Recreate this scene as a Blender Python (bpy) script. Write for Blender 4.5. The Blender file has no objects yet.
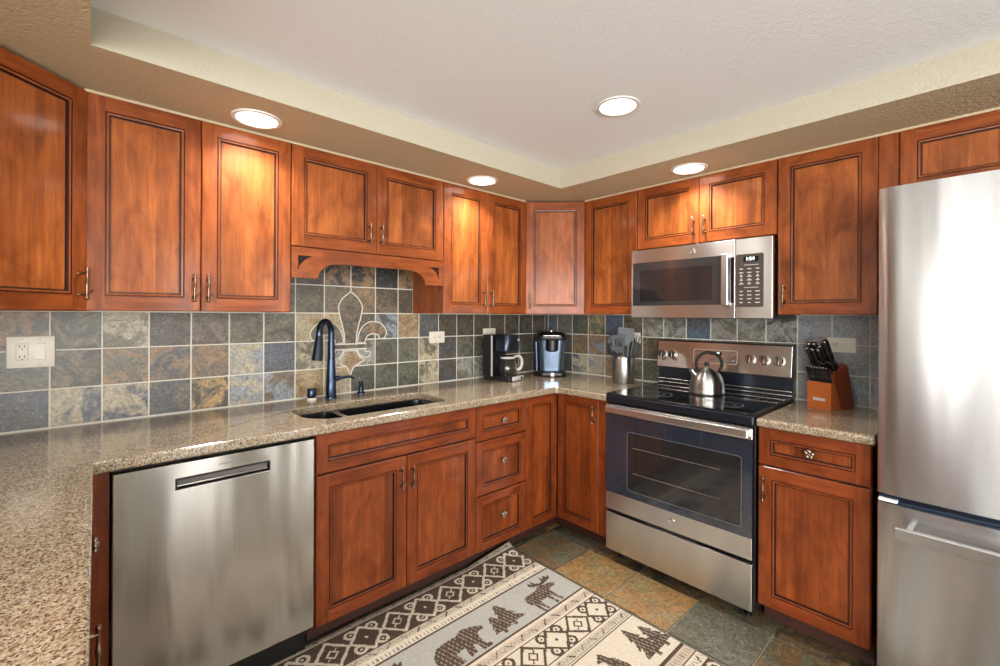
import bpy, bmesh, math, random
from mathutils import Vector, Matrix
from mathutils.geometry import tessellate_polygon

random.seed(7)
PI = math.pi
SC = bpy.context.scene
COL = SC.collection

# ------------------------------------------------------------------ camera
cam_data = bpy.data.cameras.new('camera')
cam = bpy.data.objects.new('camera', cam_data)
COL.objects.link(cam)
cam_data.sensor_width = 36.0
cam_data.lens = 36.0 * 447.09 / 1000.0
cam_data.shift_y = -0.0176
cam_data.clip_start = 0.02
yaw, roll = math.radians(42.787), math.radians(0.2614)
cam.matrix_world = (Matrix.Translation((-2.7932, -2.4348, 1.3558))
                    @ Matrix.Rotation(-yaw, 4, 'Z') @ Matrix.Rotation(PI / 2, 4, 'X')
                    @ Matrix.Rotation(roll, 4, 'Z'))
SC.camera = cam

# ------------------------------------------------------------------ world, light, exposure
SC.view_settings.view_transform = 'Standard'
SC.view_settings.look = 'None'
SC.view_settings.gamma = 1.0
SC.view_settings.use_curve_mapping = False
SC.view_settings.exposure = 0.68

world = bpy.data.worlds.new('sky')
SC.world = world
world.use_nodes = True
wn = world.node_tree
wn.nodes['Background'].inputs['Color'].default_value = (0.93, 0.97, 1.0, 1)
wn.nodes['Background'].inputs['Strength'].default_value = 1.6


def area(name, loc, target, sx, sy, power, color=(1, 1, 1)):
    d = bpy.data.lights.new(name, 'AREA')
    d.shape = 'RECTANGLE'
    d.size, d.size_y = sx, sy
    d.energy = power
    d.color = color
    o = bpy.data.objects.new(name, d)
    COL.objects.link(o)
    o.location = loc
    o.rotation_euler = (Vector(target) - Vector(loc)).to_track_quat('-Z', 'Y').to_euler()
    return o


# lamps in unseen windows behind the camera, added for fill and steel streaks: (wall, from, to, sill, head)
WIN_S = [(-6.6, -3.2, 0.2, 2.3), (-1.85, -1.45, 0.05, 2.2), (-0.50, -0.25, 0.05, 2.2)]   # in the wall y = -6.5
WIN_W = [(-6.2, -3.3, 0.3, 2.3), (-2.42, -2.25, 0.3, 2.3), (-1.75, -1.60, 0.3, 2.3)]                               # in the wall x = -7
WP = 27
for a, b, z0, z1 in WIN_S:
    area('window_fill', ((a + b) / 2, -6.48, (z0 + z1) / 2), ((a + b) / 2, 0, (z0 + z1) / 2),
         b - a, z1 - z0, WP * (b - a) * (z1 - z0), (1.0, 0.985, 0.96))
for a, b, z0, z1 in WIN_W:
    area('window_fill', (-6.98, (a + b) / 2, (z0 + z1) / 2), (0, (a + b) / 2, (z0 + z1) / 2),
         b - a, z1 - z0, WP * (b - a) * (z1 - z0), (1.0, 0.985, 0.96))

# ------------------------------------------------------------------ materials
MATS = {}


def srgb(r, g, b):
    f = lambda c: (c / 255 / 12.92) if c / 255 <= 0.04045 else ((c / 255 + 0.055) / 1.055) ** 2.4
    return (f(r), f(g), f(b), 1.0)


class NT:
    def __init__(self, name):
        self.m = bpy.data.materials.new(name)
        self.m.use_nodes = True
        self.t = self.m.node_tree
        self.p = self.t.nodes['Principled BSDF']
        MATS[name] = self.m

    def n(self, kind, **kw):
        nd = self.t.nodes.new(kind)
        for k, v in kw.items():
            if k.startswith('_'):
                nd.inputs[k[1:].replace('_', ' ')].default_value = v
            else:
                setattr(nd, k, v)
        return nd

    def l(self, a, b):
        self.t.links.new(a, b)

    def coords(self, kind='Object', scale=(1, 1, 1), rand=False):
        tc = self.n('ShaderNodeTexCoord')
        mp = self.n('ShaderNodeMapping')
        mp.inputs['Scale'].default_value = scale
        self.l(tc.outputs[kind], mp.inputs['Vector'])
        if rand:
            oi = self.n('ShaderNodeObjectInfo')
            mu = self.n('ShaderNodeVectorMath', operation='SCALE')
            mu.inputs[0].default_value = (13.1, 7.7, 5.3)
            self.l(oi.outputs['Random'], mu.inputs['Scale'])
            self.l(mu.outputs[0], mp.inputs['Location'])
        return mp.outputs['Vector']

    def noise(self, vec, scale, detail=3.0, rough=0.5, dist=0.0):
        nd = self.n('ShaderNodeTexNoise')
        nd.inputs['Scale'].default_value = scale
        nd.inputs['Detail'].default_value = detail
        nd.inputs['Roughness'].default_value = rough
        nd.inputs['Distortion'].default_value = dist
        self.l(vec, nd.inputs['Vector'])
        return nd.outputs['Fac']

    def ramp(self, fac, stops):
        nd = self.n('ShaderNodeValToRGB')
        cr = nd.color_ramp
        while len(cr.elements) < len(stops):
            cr.elements.new(0.5)
        for e, (p, c) in zip(cr.elements, stops):
            e.position = p
            e.color = c if len(c) == 4 else (*c, 1)
        self.l(fac, nd.inputs['Fac'])
        return nd.outputs['Color']

    def mix(self, fac, a, b, blend='MIX'):
        nd = self.n('ShaderNodeMix', data_type='RGBA', blend_type=blend)
        for s, v in (('Factor', fac), ('A', a), ('B', b)):
            sock = [i for i in nd.inputs if i.name == s and (i.type == 'RGBA' or s == 'Factor' and i.type == 'VALUE')][0]
            if isinstance(v, (float, int, tuple)):
                sock.default_value = v
            else:
                self.l(v, sock)
        return [o for o in nd.outputs if o.type == 'RGBA'][0]

    def bump(self, h, strength=0.3, dist=0.002):
        nd = self.n('ShaderNodeBump')
        nd.inputs['Strength'].default_value = strength
        nd.inputs['Distance'].default_value = dist
        self.l(h, nd.inputs['Height'])
        self.l(nd.outputs['Normal'], self.p.inputs['Normal'])

    def set(self, **kw):
        for k, v in kw.items():
            k = k.replace('_', ' ')
            if isinstance(v, (float, int, tuple)):
                self.p.inputs[k].default_value = v
            else:
                self.l(v, self.p.inputs[k])


def plain(name, rgb, rough=0.5, metal=0.0, **kw):
    a = NT(name)
    a.set(Base_Color=srgb(*rgb), Roughness=rough, Metallic=metal, **kw)
    return a.m


def wood(name, vert=True, staves=False, dark=(1.0, 1.0, 1.0)):
    a = NT(name)
    sc = (1, 1, 0.07) if vert else (0.07, 1, 1)
    v = a.coords('Object', sc, rand=True)
    g = a.noise(v, 46, 5, 0.6, 0.7)
    blot_v = a.coords('Object', (1, 1, 0.45) if vert else (0.45, 1, 1), rand=True)
    bl = a.noise(blot_v, 11, 4, 0.6, 1.0)
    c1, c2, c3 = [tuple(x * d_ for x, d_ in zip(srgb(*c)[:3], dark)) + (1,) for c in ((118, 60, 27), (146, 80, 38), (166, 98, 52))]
    col = a.ramp(g, [(0.25, c1), (0.55, c2), (0.8, c3)])
    dk = a.ramp(bl, [(0.30, (0.60, 0.53, 0.47)), (0.52, (0.95, 0.93, 0.9)), (0.72, (1.2, 1.2, 1.14))])
    col = a.mix(1.0, col, dk, 'MULTIPLY')
    if staves:
        tc = a.n('ShaderNodeTexCoord')
        sx = a.n('ShaderNodeSeparateXYZ')
        a.l(tc.outputs['Object'], sx.inputs[0])
        oi = a.n('ShaderNodeObjectInfo')
        m1 = a.n('ShaderNodeMath', operation='MULTIPLY_ADD')
        m1.inputs[1].default_value = 10.5
        a.l(sx.outputs['X'], m1.inputs[0])
        m0 = a.n('ShaderNodeMath', operation='MULTIPLY')
        m0.inputs[1].default_value = 37.0
        a.l(oi.outputs['Random'], m0.inputs[0])
        a.l(m0.outputs[0], m1.inputs[2])
        fl = a.n('ShaderNodeMath', operation='FLOOR')
        a.l(m1.outputs[0], fl.inputs[0])
        wn_ = a.n('ShaderNodeTexWhiteNoise', noise_dimensions='1D')
        a.l(fl.outputs[0], wn_.inputs['W'])
        st = a.ramp(wn_.outputs['Value'], [(0.0, (0.68, 0.64, 0.60)), (0.5, (1.0, 0.98, 0.96)), (1.0, (1.25, 1.27, 1.25))])
        col = a.mix(0.85, col, a.mix(1.0, col, st, 'MULTIPLY'))
    a.set(Base_Color=col, Roughness=0.42, Coat_Weight=0.25, Coat_Roughness=0.14, Specular_IOR_Level=0.2)
    a.bump(g, 0.06, 0.001)
    return a.m


wood('wood_v', dark=(0.90, 0.80, 0.72)); wood('wood_h', vert=False, dark=(0.86, 0.74, 0.66)); wood('wood_panel', staves=True, dark=(1.10, 1.12, 1.05))
wood('base_wood_v', dark=(0.66, 0.50, 0.42)); wood('base_wood_h', vert=False, dark=(0.64, 0.47, 0.40)); wood('base_wood_panel', staves=True, dark=(0.70, 0.56, 0.47))  # same wood as the uppers, colour darkened where their warm lamplight is missing
plain('glaze', (48, 20, 12), 0.4)
plain('gap_dark', (30, 16, 12), 0.7)
plain('toe_wood', (58, 28, 18), 0.6)


def steel(name, rgb, rough, wave=0.0, vertical=True):
    a = NT(name)
    v = a.coords('Object', (1, 1, 0.012) if vertical else (0.012, 0.012, 1))
    g = a.noise(v, 520, 2, 0.5)
    col = a.mix(0.10, srgb(*rgb), a.ramp(g, [(0.3, (0.35, 0.35, 0.34)), (0.7, (0.95, 0.95, 0.94))]))
    a.set(Base_Color=col, Metallic=1.0, Roughness=rough, Anisotropic=0.85)
    tg = a.n('ShaderNodeTangent', direction_type='RADIAL', axis='Z')
    a.l(tg.outputs[0], a.p.inputs['Tangent'])
    a.p.inputs['Anisotropic Rotation'].default_value = 0.25
    if wave:
        w = a.noise(a.coords('Object', (1, 1, 0.22), rand=True), 5.5, 1, 0.4)
        a.bump(w, wave, 0.02)
    return a.m


steel('steel', (205, 205, 206), 0.25, 0.45)
steel('steel_range', (216, 216, 214), 0.27, 0.10, vertical=False)
steel('steel_dw', (172, 168, 162), 0.17, 0.45)
steel('steel_kettle', (170, 168, 164), 0.32)
plain('pocket_grey', (112, 106, 98), 0.6)
plain('chrome', (205, 200, 195), 0.12, 1.0)
plain('pewter', (150, 138, 124), 0.3, 1.0)
plain('pull_metal', (124, 104, 86), 0.30, 1.0)
plain('black_gloss', (10, 10, 12), 0.06, 0.0, Coat_Weight=1.0, Coat_Roughness=0.03)
plain('oven_glass', (38, 43, 52), 0.05, 0.0, Specular_IOR_Level=0.9)  # blue tint in the colour stands for sky reflected in the door
plain('oven_window', (34, 32, 32), 0.07, 0.0, Specular_IOR_Level=0.8)
plain('mw_glass', (46, 46, 46), 0.06, 0.0, Specular_IOR_Level=0.8)
plain('mw_panel', (68, 60, 56), 0.25)
plain('black_plastic', (18, 18, 20), 0.35)
plain('rubber', (20, 20, 20), 0.75)
plain('dark_steel', (62, 70, 82), 0.28, 0.9)
plain('faucet_black', (52, 64, 82), 0.2, 0.85)
plain('sink_black', (14, 15, 18), 0.22, 0.0, Coat_Weight=0.5)
plain('white_plate', (222, 216, 200), 0.35)
plain('white_plastic', (235, 235, 235), 0.35)
plain('trim_white', (225, 222, 215), 0.4)
plain('mark_grey', (176, 172, 168), 0.5)
plain('mark_red', (196, 82, 40), 0.5)
plain('print_grey', (116, 118, 122), 0.35)
plain('utensil_grey', (64, 67, 72), 0.38)
plain('utensil_dark', (44, 46, 50), 0.4)
plain('brewer_blue', (112, 130, 152), 0.22, 0.85)
plain('coffee', (20, 10, 6), 0.1)
plain('block_front', (168, 88, 36), 0.42)
plain('block_wood', (128, 58, 26), 0.42)
plain('grout', (214, 209, 196), 0.8)
plain('floor_grout', (172, 166, 150), 0.85)
plain('curtain_white', (238, 238, 234), 0.8)
gl = NT('carafe_glass')
gl.set(Base_Color=(0.95, 0.97, 1, 1), Roughness=0.02, Transmission_Weight=1.0, IOR=1.3)
wg = NT('window_glass')
wg.set(Base_Color=(1, 1, 1, 1), Roughness=0.0, Transmission_Weight=1.0, IOR=1.01)


def emissive(name, rgb, strength):
    a = NT(name)
    a.set(Base_Color=srgb(*rgb), Emission_Color=srgb(*rgb), Emission_Strength=strength)
    return a.m


emissive('lamp_glow', (255, 247, 236), 7.0)
emissive('display_digit', (235, 250, 255), 2.0)


def plaster(name, rgb, bump=0.25, scale=110):
    a = NT(name)
    v = a.coords('Object')
    n = a.noise(v, scale, 3, 0.6)
    a.set(Base_Color=srgb(*rgb), Roughness=0.75)
    a.bump(n, bump, 0.012)
    return a.m


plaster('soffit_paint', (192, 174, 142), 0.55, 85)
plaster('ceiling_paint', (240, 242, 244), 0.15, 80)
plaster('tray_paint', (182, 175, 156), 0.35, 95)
plaster('wall_paint', (214, 208, 196), 0.2, 90)
plaster('far_wall_paint', (222, 222, 220), 0.2, 90)


def granite():
    a = NT('granite')
    v = a.coords('Object')
    dist = a.noise(v, 60, 2, 0.5)
    vo = a.n('ShaderNodeTexVoronoi')
    vo.inputs['Scale'].default_value = 310
    a.l(v, vo.inputs['Vector'])
    sep = a.n('ShaderNodeSeparateColor')
    a.l(vo.outputs['Color'], sep.inputs[0])
    col = a.ramp(sep.outputs[0], [(0.0, srgb(44, 38, 34)), (0.14, srgb(86, 74, 62)), (0.28, srgb(140, 118, 90)),
                                 (0.55, srgb(162, 146, 122)), (0.8, srgb(188, 178, 158)), (1.0, srgb(106, 90, 72))])
    a.t.nodes[-1]
    big = a.noise(v, 26, 4, 0.6)
    col = a.mix(a.ramp(big, [(0.35, (0.0, 0, 0)), (0.7, (0.3, 0.3, 0.3))]), col, srgb(132, 108, 80))
    fine = a.noise(v, 420, 2, 0.6)
    col = a.mix(1.0, col, a.ramp(fine, [(0.3, (0.62, 0.6, 0.58)), (0.55, (1, 1, 1))]), 'MULTIPLY')
    a.set(Base_Color=col, Roughness=0.16, Specular_IOR_Level=0.7, Coat_Weight=0.3, Coat_Roughness=0.05)


granite()


def slate(name, scale, rough):
    """Per-tile colours come from the face attributes c1, c2; seed shifts the noise for every tile."""
    a = NT(name)
    at1 = a.n('ShaderNodeAttribute', attribute_name='c1')
    at2 = a.n('ShaderNodeAttribute', attribute_name='c2')
    sd = a.n('ShaderNodeAttribute', attribute_name='seed')
    tc = a.n('ShaderNodeTexCoord')
    sm = a.n('ShaderNodeVectorMath', operation='MULTIPLY_ADD')
    a.l(sd.outputs['Color'], sm.inputs[0])
    sm.inputs[1].default_value = (31, 17, 23)
    a.l(tc.outputs['Object'], sm.inputs[2])
    v = sm.outputs[0]
    n1 = a.noise(v, scale, 5, 0.62, 1.4)
    n2 = a.noise(v, scale * 4, 5, 0.7, 2.2)
    n3 = a.noise(v, scale * 1.7, 3, 0.6, 3.0)
    f = a.ramp(n1, [(0.44, (0, 0, 0)), (0.56, (1, 1, 1))])
    col = a.mix(f, at1.outputs['Color'], at2.outputs['Color'])
    shade = a.ramp(n2, [(0.30, (0.30, 0.29, 0.28)), (0.5, (0.86, 0.85, 0.83)), (0.74, (1.5, 1.47, 1.40))])
    col = a.mix(1.0, col, shade, 'MULTIPLY')
    vein = a.ramp(n3, [(0.485, (0, 0, 0)), (0.5, (0.35, 0.35, 0.35)), (0.515, (0, 0, 0))])
    col = a.mix(vein, col, srgb(205, 196, 176))
    a.set(Base_Color=col, Roughness=rough, Specular_IOR_Level=0.55)
    a.bump(n2, 0.35, 0.004)


slate('slate_wall', 9.0, 0.34)
slate('slate_floor', 6.5, 0.30)

rug_m = NT('rug_weave')
ra = rug_m.n('ShaderNodeAttribute', attribute_name='rugcol')
rn = rug_m.noise(rug_m.coords('Object'), 260, 2, 0.6)
rug_m.set(Base_Color=rug_m.mix(1.0, ra.outputs['Color'], rug_m.ramp(rn, [(0.3, (0.72, 0.72, 0.72)), (0.7, (1.12, 1.12, 1.12))]), 'MULTIPLY'),
          Roughness=0.95, Specular_IOR_Level=0.1)
rug_m.bump(rn, 0.5, 0.004)


# ------------------------------------------------------------------ mesh helpers
class MB:
    def __init__(self):
        self.v, self.f, self.m, self.s = [], [], [], []

    def add(self, vs, fs, mat, smooth=False):
        o = len(self.v)
        self.v += [tuple(p) for p in vs]
        for f in fs:
            self.f.append(tuple(i + o for i in f)); self.m.append(mat); self.s.append(smooth)
        return self

    def box(self, x0, x1, y0, y1, z0, z1, mat, c=0.0):
        if x0 > x1: x0, x1 = x1, x0
        if y0 > y1: y0, y1 = y1, y0
        if z0 > z1: z0, z1 = z1, z0
        c = min(c, (x1 - x0) / 2.2, (y1 - y0) / 2.2, (z1 - z0) / 2.2)
        if c <= 0:
            vs = [(x, y, z) for x in (x0, x1) for y in (y0, y1) for z in (z0, z1)]
            fs = [(0, 1, 3, 2), (4, 6, 7, 5), (0, 4, 5, 1), (2, 3, 7, 6), (0, 2, 6, 4), (1, 5, 7, 3)]
            return self.add(vs, fs, mat)
        bm = bmesh.new()
        bmesh.ops.create_cube(bm, size=1)
        for v in bm.verts:
            v.co = Vector(((x0 + x1) / 2 + v.co.x * (x1 - x0), (y0 + y1) / 2 + v.co.y * (y1 - y0), (z0 + z1) / 2 + v.co.z * (z1 - z0)))
        bmesh.ops.bevel(bm, geom=list(bm.edges), offset=c, segments=2, profile=0.5, affect='EDGES')
        self.frombm(bm, mat)
        return self

    def frombm(self, bm, mat, smooth=False):
        bm.verts.index_update()
        self.add([v.co[:] for v in bm.verts], [[v.index for v in f.verts] for f in bm.faces], mat, smooth)
        bm.free()

    def lathe(self, prof, cx, cy, mat, seg=28, axis='z', smooth=True, cz=0.0, caps=True):
        """prof: list of (r, h) from bottom to top."""
        vs, fs = [], []
        for r, h in prof:
            for k in range(seg):
                a = 2 * PI * k / seg
                if axis == 'z': vs.append((cx + r * math.cos(a), cy + r * math.sin(a), cz + h))
                elif axis == 'y': vs.append((cx + r * math.cos(a), cy + h, cz + r * math.sin(a)))
                else: vs.append((cx + h, cy + r * math.cos(a), cz + r * math.sin(a)))
        for i in range(len(prof) - 1):
            for k in range(seg):
                k2 = (k + 1) % seg
                fs.append((i * seg + k, i * seg + k2, (i + 1) * seg + k2, (i + 1) * seg + k))
        self.add(vs, fs, mat, smooth)
        if caps:
            n = len(prof) - 1
            for idx in (0, n):
                if prof[idx][0] > 1e-5:
                    ring = [vs[idx * seg + k] for k in range(seg)]
                    self.add(ring, [tuple(range(seg))], mat)
        return self

    def tube(self, pts, r, mat, seg=10, closed=False, smooth=True, flat=1.0):
        pts = [Vector(p) for p in pts]
        n = len(pts)
        rs = r if isinstance(r, (list, tuple)) else [r] * n
        vs, fs = [], []
        ref = None
        for i, p in enumerate(pts):
            if closed:
                t = pts[(i + 1) % n] - pts[i - 1]
            else:
                t = pts[min(i + 1, n - 1)] - pts[max(i - 1, 0)]
            t.normalize()
            if ref is None:
                ref = t.orthogonal().normalized()
            u = (ref - t * ref.dot(t))
            u = u.normalized() if u.length > 1e-6 else t.orthogonal().normalized()
            ref = u
            w = t.cross(u)
            for k in range(seg):
                a = 2 * PI * k / seg
                vs.append(p + u * (rs[i] * math.cos(a)) + w * (rs[i] * flat * math.sin(a)))
        m = n if closed else n - 1
        for i in range(m):
            j = (i + 1) % n
            for k in range(seg):
                k2 = (k + 1) % seg
                fs.append((i * seg + k, i * seg + k2, j * seg + k2, j * seg + k))
        if not closed:
            fs.append(tuple(range(seg - 1, -1, -1)))
            fs.append(tuple((n - 1) * seg + k for k in range(seg)))
        return self.add(vs, fs, mat, smooth)

    def prism(self, outer, a, b, mat, axis='z', holes=(), side=None):
        """Polygon (with holes) in a plane, extruded from a to b along axis. axis y: polygon is (x, z); axis x: (y, z)."""
        loops = [list(outer)] + [list(h) for h in holes]
        def P(p, t):
            if axis == 'z': return (p[0], p[1], t)
            if axis == 'y': return (p[0], t, p[1])
            return (t, p[0], p[1])
        flat = [p for lp in loops for p in lp]
        tris = tessellate_polygon([[Vector((p[0], p[1], 0)) for p in lp] for lp in loops])
        n = len(flat)
        vs = [P(p, a) for p in flat] + [P(p, b) for p in flat]
        fs = [tuple(t) for t in tris] + [tuple(i + n for i in reversed(t)) for t in tris]
        self.add(vs, fs, mat)
        o = 0
        fs = []
        for lp in loops:
            k = len(lp)
            for i in range(k):
                j = (i + 1) % k
                fs.append((o + i, o + j, n + o + j, n + o + i))
            o += k
        self.add(vs, fs, side or mat)
        return self

    def loft(self, loops, mat, smooth=True, cap0=False, cap1=False):
        k = len(loops[0])
        vs = [p for lp in loops for p in lp]
        fs = []
        for i in range(len(loops) - 1):
            for j in range(k):
                j2 = (j + 1) % k
                fs.append((i * k + j, i * k + j2, (i + 1) * k + j2, (i + 1) * k + j))
        if cap0: fs.append(tuple(range(k - 1, -1, -1)))
        if cap1: fs.append(tuple((len(loops) - 1) * k + j for j in range(k)))
        return self.add(vs, fs, mat, smooth)

    def sphere(self, c, r, mat, sx=1, sy=1, sz=1, seg=14):
        bm = bmesh.new()
        bmesh.ops.create_uvsphere(bm, u_segments=seg, v_segments=max(6, seg // 2), radius=1)
        for v in bm.verts:
            v.co = Vector((c[0] + v.co.x * r * sx, c[1] + v.co.y * r * sy, c[2] + v.co.z * r * sz))
        self.frombm(bm, mat, True)
        return self

    def xf(self, M, start=0):
        for i in range(start, len(self.v)):
            self.v[i] = tuple(M @ Vector(self.v[i]))
        return self

    def build(self, name, parent=None, weld=True, loc=None, rot=None):
        me = bpy.data.meshes.new(name)
        me.from_pydata(self.v, [], self.f)
        names = list(dict.fromkeys(self.m))
        for nme in names:
            me.materials.append(MATS[nme])
        idx = {nme: i for i, nme in enumerate(names)}
        me.polygons.foreach_set('material_index', [idx[x] for x in self.m])
        me.polygons.foreach_set('use_smooth', self.s)
        bm = bmesh.new()
        bm.from_mesh(me)
        if weld:
            bmesh.ops.remove_doubles(bm, verts=bm.verts, dist=1e-5)
        bmesh.ops.recalc_face_normals(bm, faces=bm.faces)
        bm.to_mesh(me)
        bm.free()
        if any(self.s):
            try:
                me.set_sharp_from_angle(angle=math.radians(50))
            except Exception:
                pass
        o = bpy.data.objects.new(name, me)
        COL.objects.link(o)
        if parent is not None: o.parent = parent
        if loc is not None: o.location = loc
        if rot is not None: o.rotation_euler = rot
        return o


def rrect(x0, x1, y0, y1, r, seg=6):
    """Rounded rectangle loop; r one radius or four (x1y1, x0y1, x0y0, x1y0)."""
    rs = r if isinstance(r, (tuple, list)) else (r,) * 4
    out = []
    for (cx, cy, sx, sy, a0), q in zip(((x1, y1, -1, -1, 0), (x0, y1, 1, -1, 90), (x0, y0, 1, 1, 180), (x1, y0, -1, 1, 270)), rs):
        for k in range(seg + 1):
            a = math.radians(a0 + 90 * k / seg)
            out.append((cx + sx * q + q * math.cos(a), cy + sy * q + q * math.sin(a)))
    return out


def tag(o, label=None, cat=None, group=None, kind=None):
    if label: o['label'] = label
    if cat: o['category'] = cat
    if group: o['group'] = group
    if kind: o['kind'] = kind
    return o


def thing(name, label, cat, loc=(0, 0, 0), rotz=0.0, group=None):
    o = bpy.data.objects.new(name, None)
    o.empty_display_size = 0.05
    COL.objects.link(o)
    o.location = loc
    o.rotation_euler = (0, 0, rotz)
    return tag(o, label, cat, group)


def struct(o):
    o['kind'] = 'structure'
    return o


def bevel(o, w, seg=3, ang=40):
    m = o.modifiers.new('bevel', 'BEVEL')
    m.width = w; m.segments = seg; m.limit_method = 'ANGLE'; m.angle_limit = math.radians(ang)
    m.harden_normals = False
    return o


def arc(cx, cy, r, a0, a1, n):
    return [(cx + r * math.cos(math.radians(a0 + (a1 - a0) * k / n)), cy + r * math.sin(math.radians(a0 + (a1 - a0) * k / n))) for k in range(n + 1)]


# ------------------------------------------------------------------ the room
CT = 0.914            # worktop height
UZ0, UZ1 = 1.3646, 2.1226
SOF = 2.132           # underside of the soffit
TRAY = 2.242
P = 0.15              # wall tile pitch
TX0 = -13.3006 * P    # tile line 0 on the sink wall

struct(MB().box(-7, 0.12, -6.5, 0.12, -0.1, -0.006, 'floor_grout').build('floor'))
FLOOR = bpy.data.objects['floor']
struct(MB().box(-7, 0.12, 0.0, 0.12, -0.1, 2.6, 'wall_paint').build('wall_back'))
struct(MB().box(0.0, 0.12, -6.5, 0.0, -0.1, 2.6, 'wall_paint').build('wall_right'))
struct(MB().box(-3.53, -3.41, -1.3, 0.0, -0.006, 2.242, 'wall_paint').build('wall_left'))


def wall_with_windows(name, axis, at, thick, lo, hi, wins, mat):
    outer = [(lo, -0.1), (hi, -0.1), (hi, 2.6), (lo, 2.6)]
    holes = [[(a, z0), (b, z0), (b, z1), (a, z1)] for a, b, z0, z1 in wins]
    return struct(MB().prism(outer, at, at + thick, mat, axis, holes).build(name))


wall_with_windows('wall_front', 'y', -6.5, -0.12, -7, 0.12, WIN_S, 'far_wall_paint')
wall_with_windows('wall_far', 'x', -7.0, -0.12, -6.62, 0.12, WIN_W, 'far_wall_paint')
k = 0
for ax, wins in (('y', WIN_S), ('x', WIN_W)):
    for a, b, z0, z1 in wins:
        k += 1  # frames of the unseen windows added to carry the fill lamps
        at_ = -6.56 if ax == 'y' else -7.06
        outer = [(a, z0), (b, z0), (b, z1), (a, z1)]
        t = 0.05
        mid = (z0 + z1) / 2
        holes = [[(a + t, z0 + t), (b - t, z0 + t), (b - t, mid - t / 2), (a + t, mid - t / 2)],
                 [(a + t, mid + t / 2), (b - t, mid + t / 2), (b - t, z1 - t), (a + t, z1 - t)]]
        w = struct(MB().prism(outer, at_, at_ - 0.04, 'trim_white', ax, holes).build('window_%d' % k))
        g = MB().prism([(a + t, z0 + t), (b - t, z0 + t), (b - t, z1 - t), (a + t, z1 - t)], at_ - 0.015, at_ - 0.021, 'window_glass', ax)
        g.build('window_pane', w)

# ceiling: high slab everywhere, tray opening in the kitchen soffit
TX_L, TX_R, TY_B, TY_F = -2.787, -0.67, -0.682, -3.3
struct(MB().box(-7, 0.12, -6.5, 0.12, TRAY, TRAY + 0.12, 'ceiling_paint').build('ceiling'))
sof = MB()
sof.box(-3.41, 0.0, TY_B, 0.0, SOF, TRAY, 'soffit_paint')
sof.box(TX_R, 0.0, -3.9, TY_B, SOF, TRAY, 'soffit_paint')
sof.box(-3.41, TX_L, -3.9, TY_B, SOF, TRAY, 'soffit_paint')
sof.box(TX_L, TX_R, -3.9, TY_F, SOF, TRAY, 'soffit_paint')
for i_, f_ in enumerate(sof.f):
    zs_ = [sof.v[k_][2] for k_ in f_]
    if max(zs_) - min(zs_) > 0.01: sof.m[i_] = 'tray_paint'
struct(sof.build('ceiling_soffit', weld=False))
# scribe strip that closes the cabinets against the soffit
st = MB()
st.box(-2.80, -0.609, -0.330, -0.315, UZ1, SOF, 'soffit_paint')
st.box(-0.330, -0.315, -2.9, -0.609, UZ1, SOF, 'soffit_paint')
struct(st.build('trim_1', weld=False))

# ------------------------------------------------------------------ tiled backsplash
C_ = {
    'bg': (80, 82, 88), 'bl': (82, 88, 102), 'cr': (176, 166, 142), 'gr': (106, 101, 84), 'dg': (72, 68, 58),
    'br': (112, 98, 80), 'or': (142, 114, 82), 'sd': (166, 146, 112), 'dk': (48, 48, 50), 'gn': (90, 94, 82),
    'lb': (140, 148, 158), 'lg': (146, 148, 144), 'st': (76, 98, 118), 'ta': (184, 150, 100), 'db': (78, 68, 56)}


class Tiles:
    """Tiles as raised slabs in one mesh; each tile carries two colours and a noise seed."""
    def __init__(self, mat):
        self.mb, self.c1, self.c2, self.sd, self.mat = MB(), [], [], [], mat

    def fin(self, n0, a, b):
        s = [random.random() for _ in range(3)] + [1]
        for _ in range(len(self.mb.f) - n0):
            self.c1.append(srgb(*C_[a])); self.c2.append(srgb(*C_[b])); self.sd.append(s)

    def slab(self, box, a, b, c=0.0015):
        n0 = len(self.mb.f)
        self.mb.box(*box, self.mat, c)
        self.fin(n0, a, b)

    def poly(self, pts, y0, y1, axis, a, b):
        n0 = len(self.mb.f)
        self.mb.prism(pts, y0, y1, self.mat, axis)
        self.fin(n0, a, b)

    def build(self, name, parent=None):
        o = self.mb.build(name, parent, weld=False)
        for nm, arr in (('c1', self.c1), ('c2', self.c2), ('seed', self.sd)):
            at_ = o.data.attributes.new(nm, 'FLOAT_COLOR', 'CORNER')
            flat = []
            for p in o.data.polygons:
                for _ in range(p.loop_total):
                    flat += list(arr[p.index])
            at_.data.foreach_set('color', flat)
        return o


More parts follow.
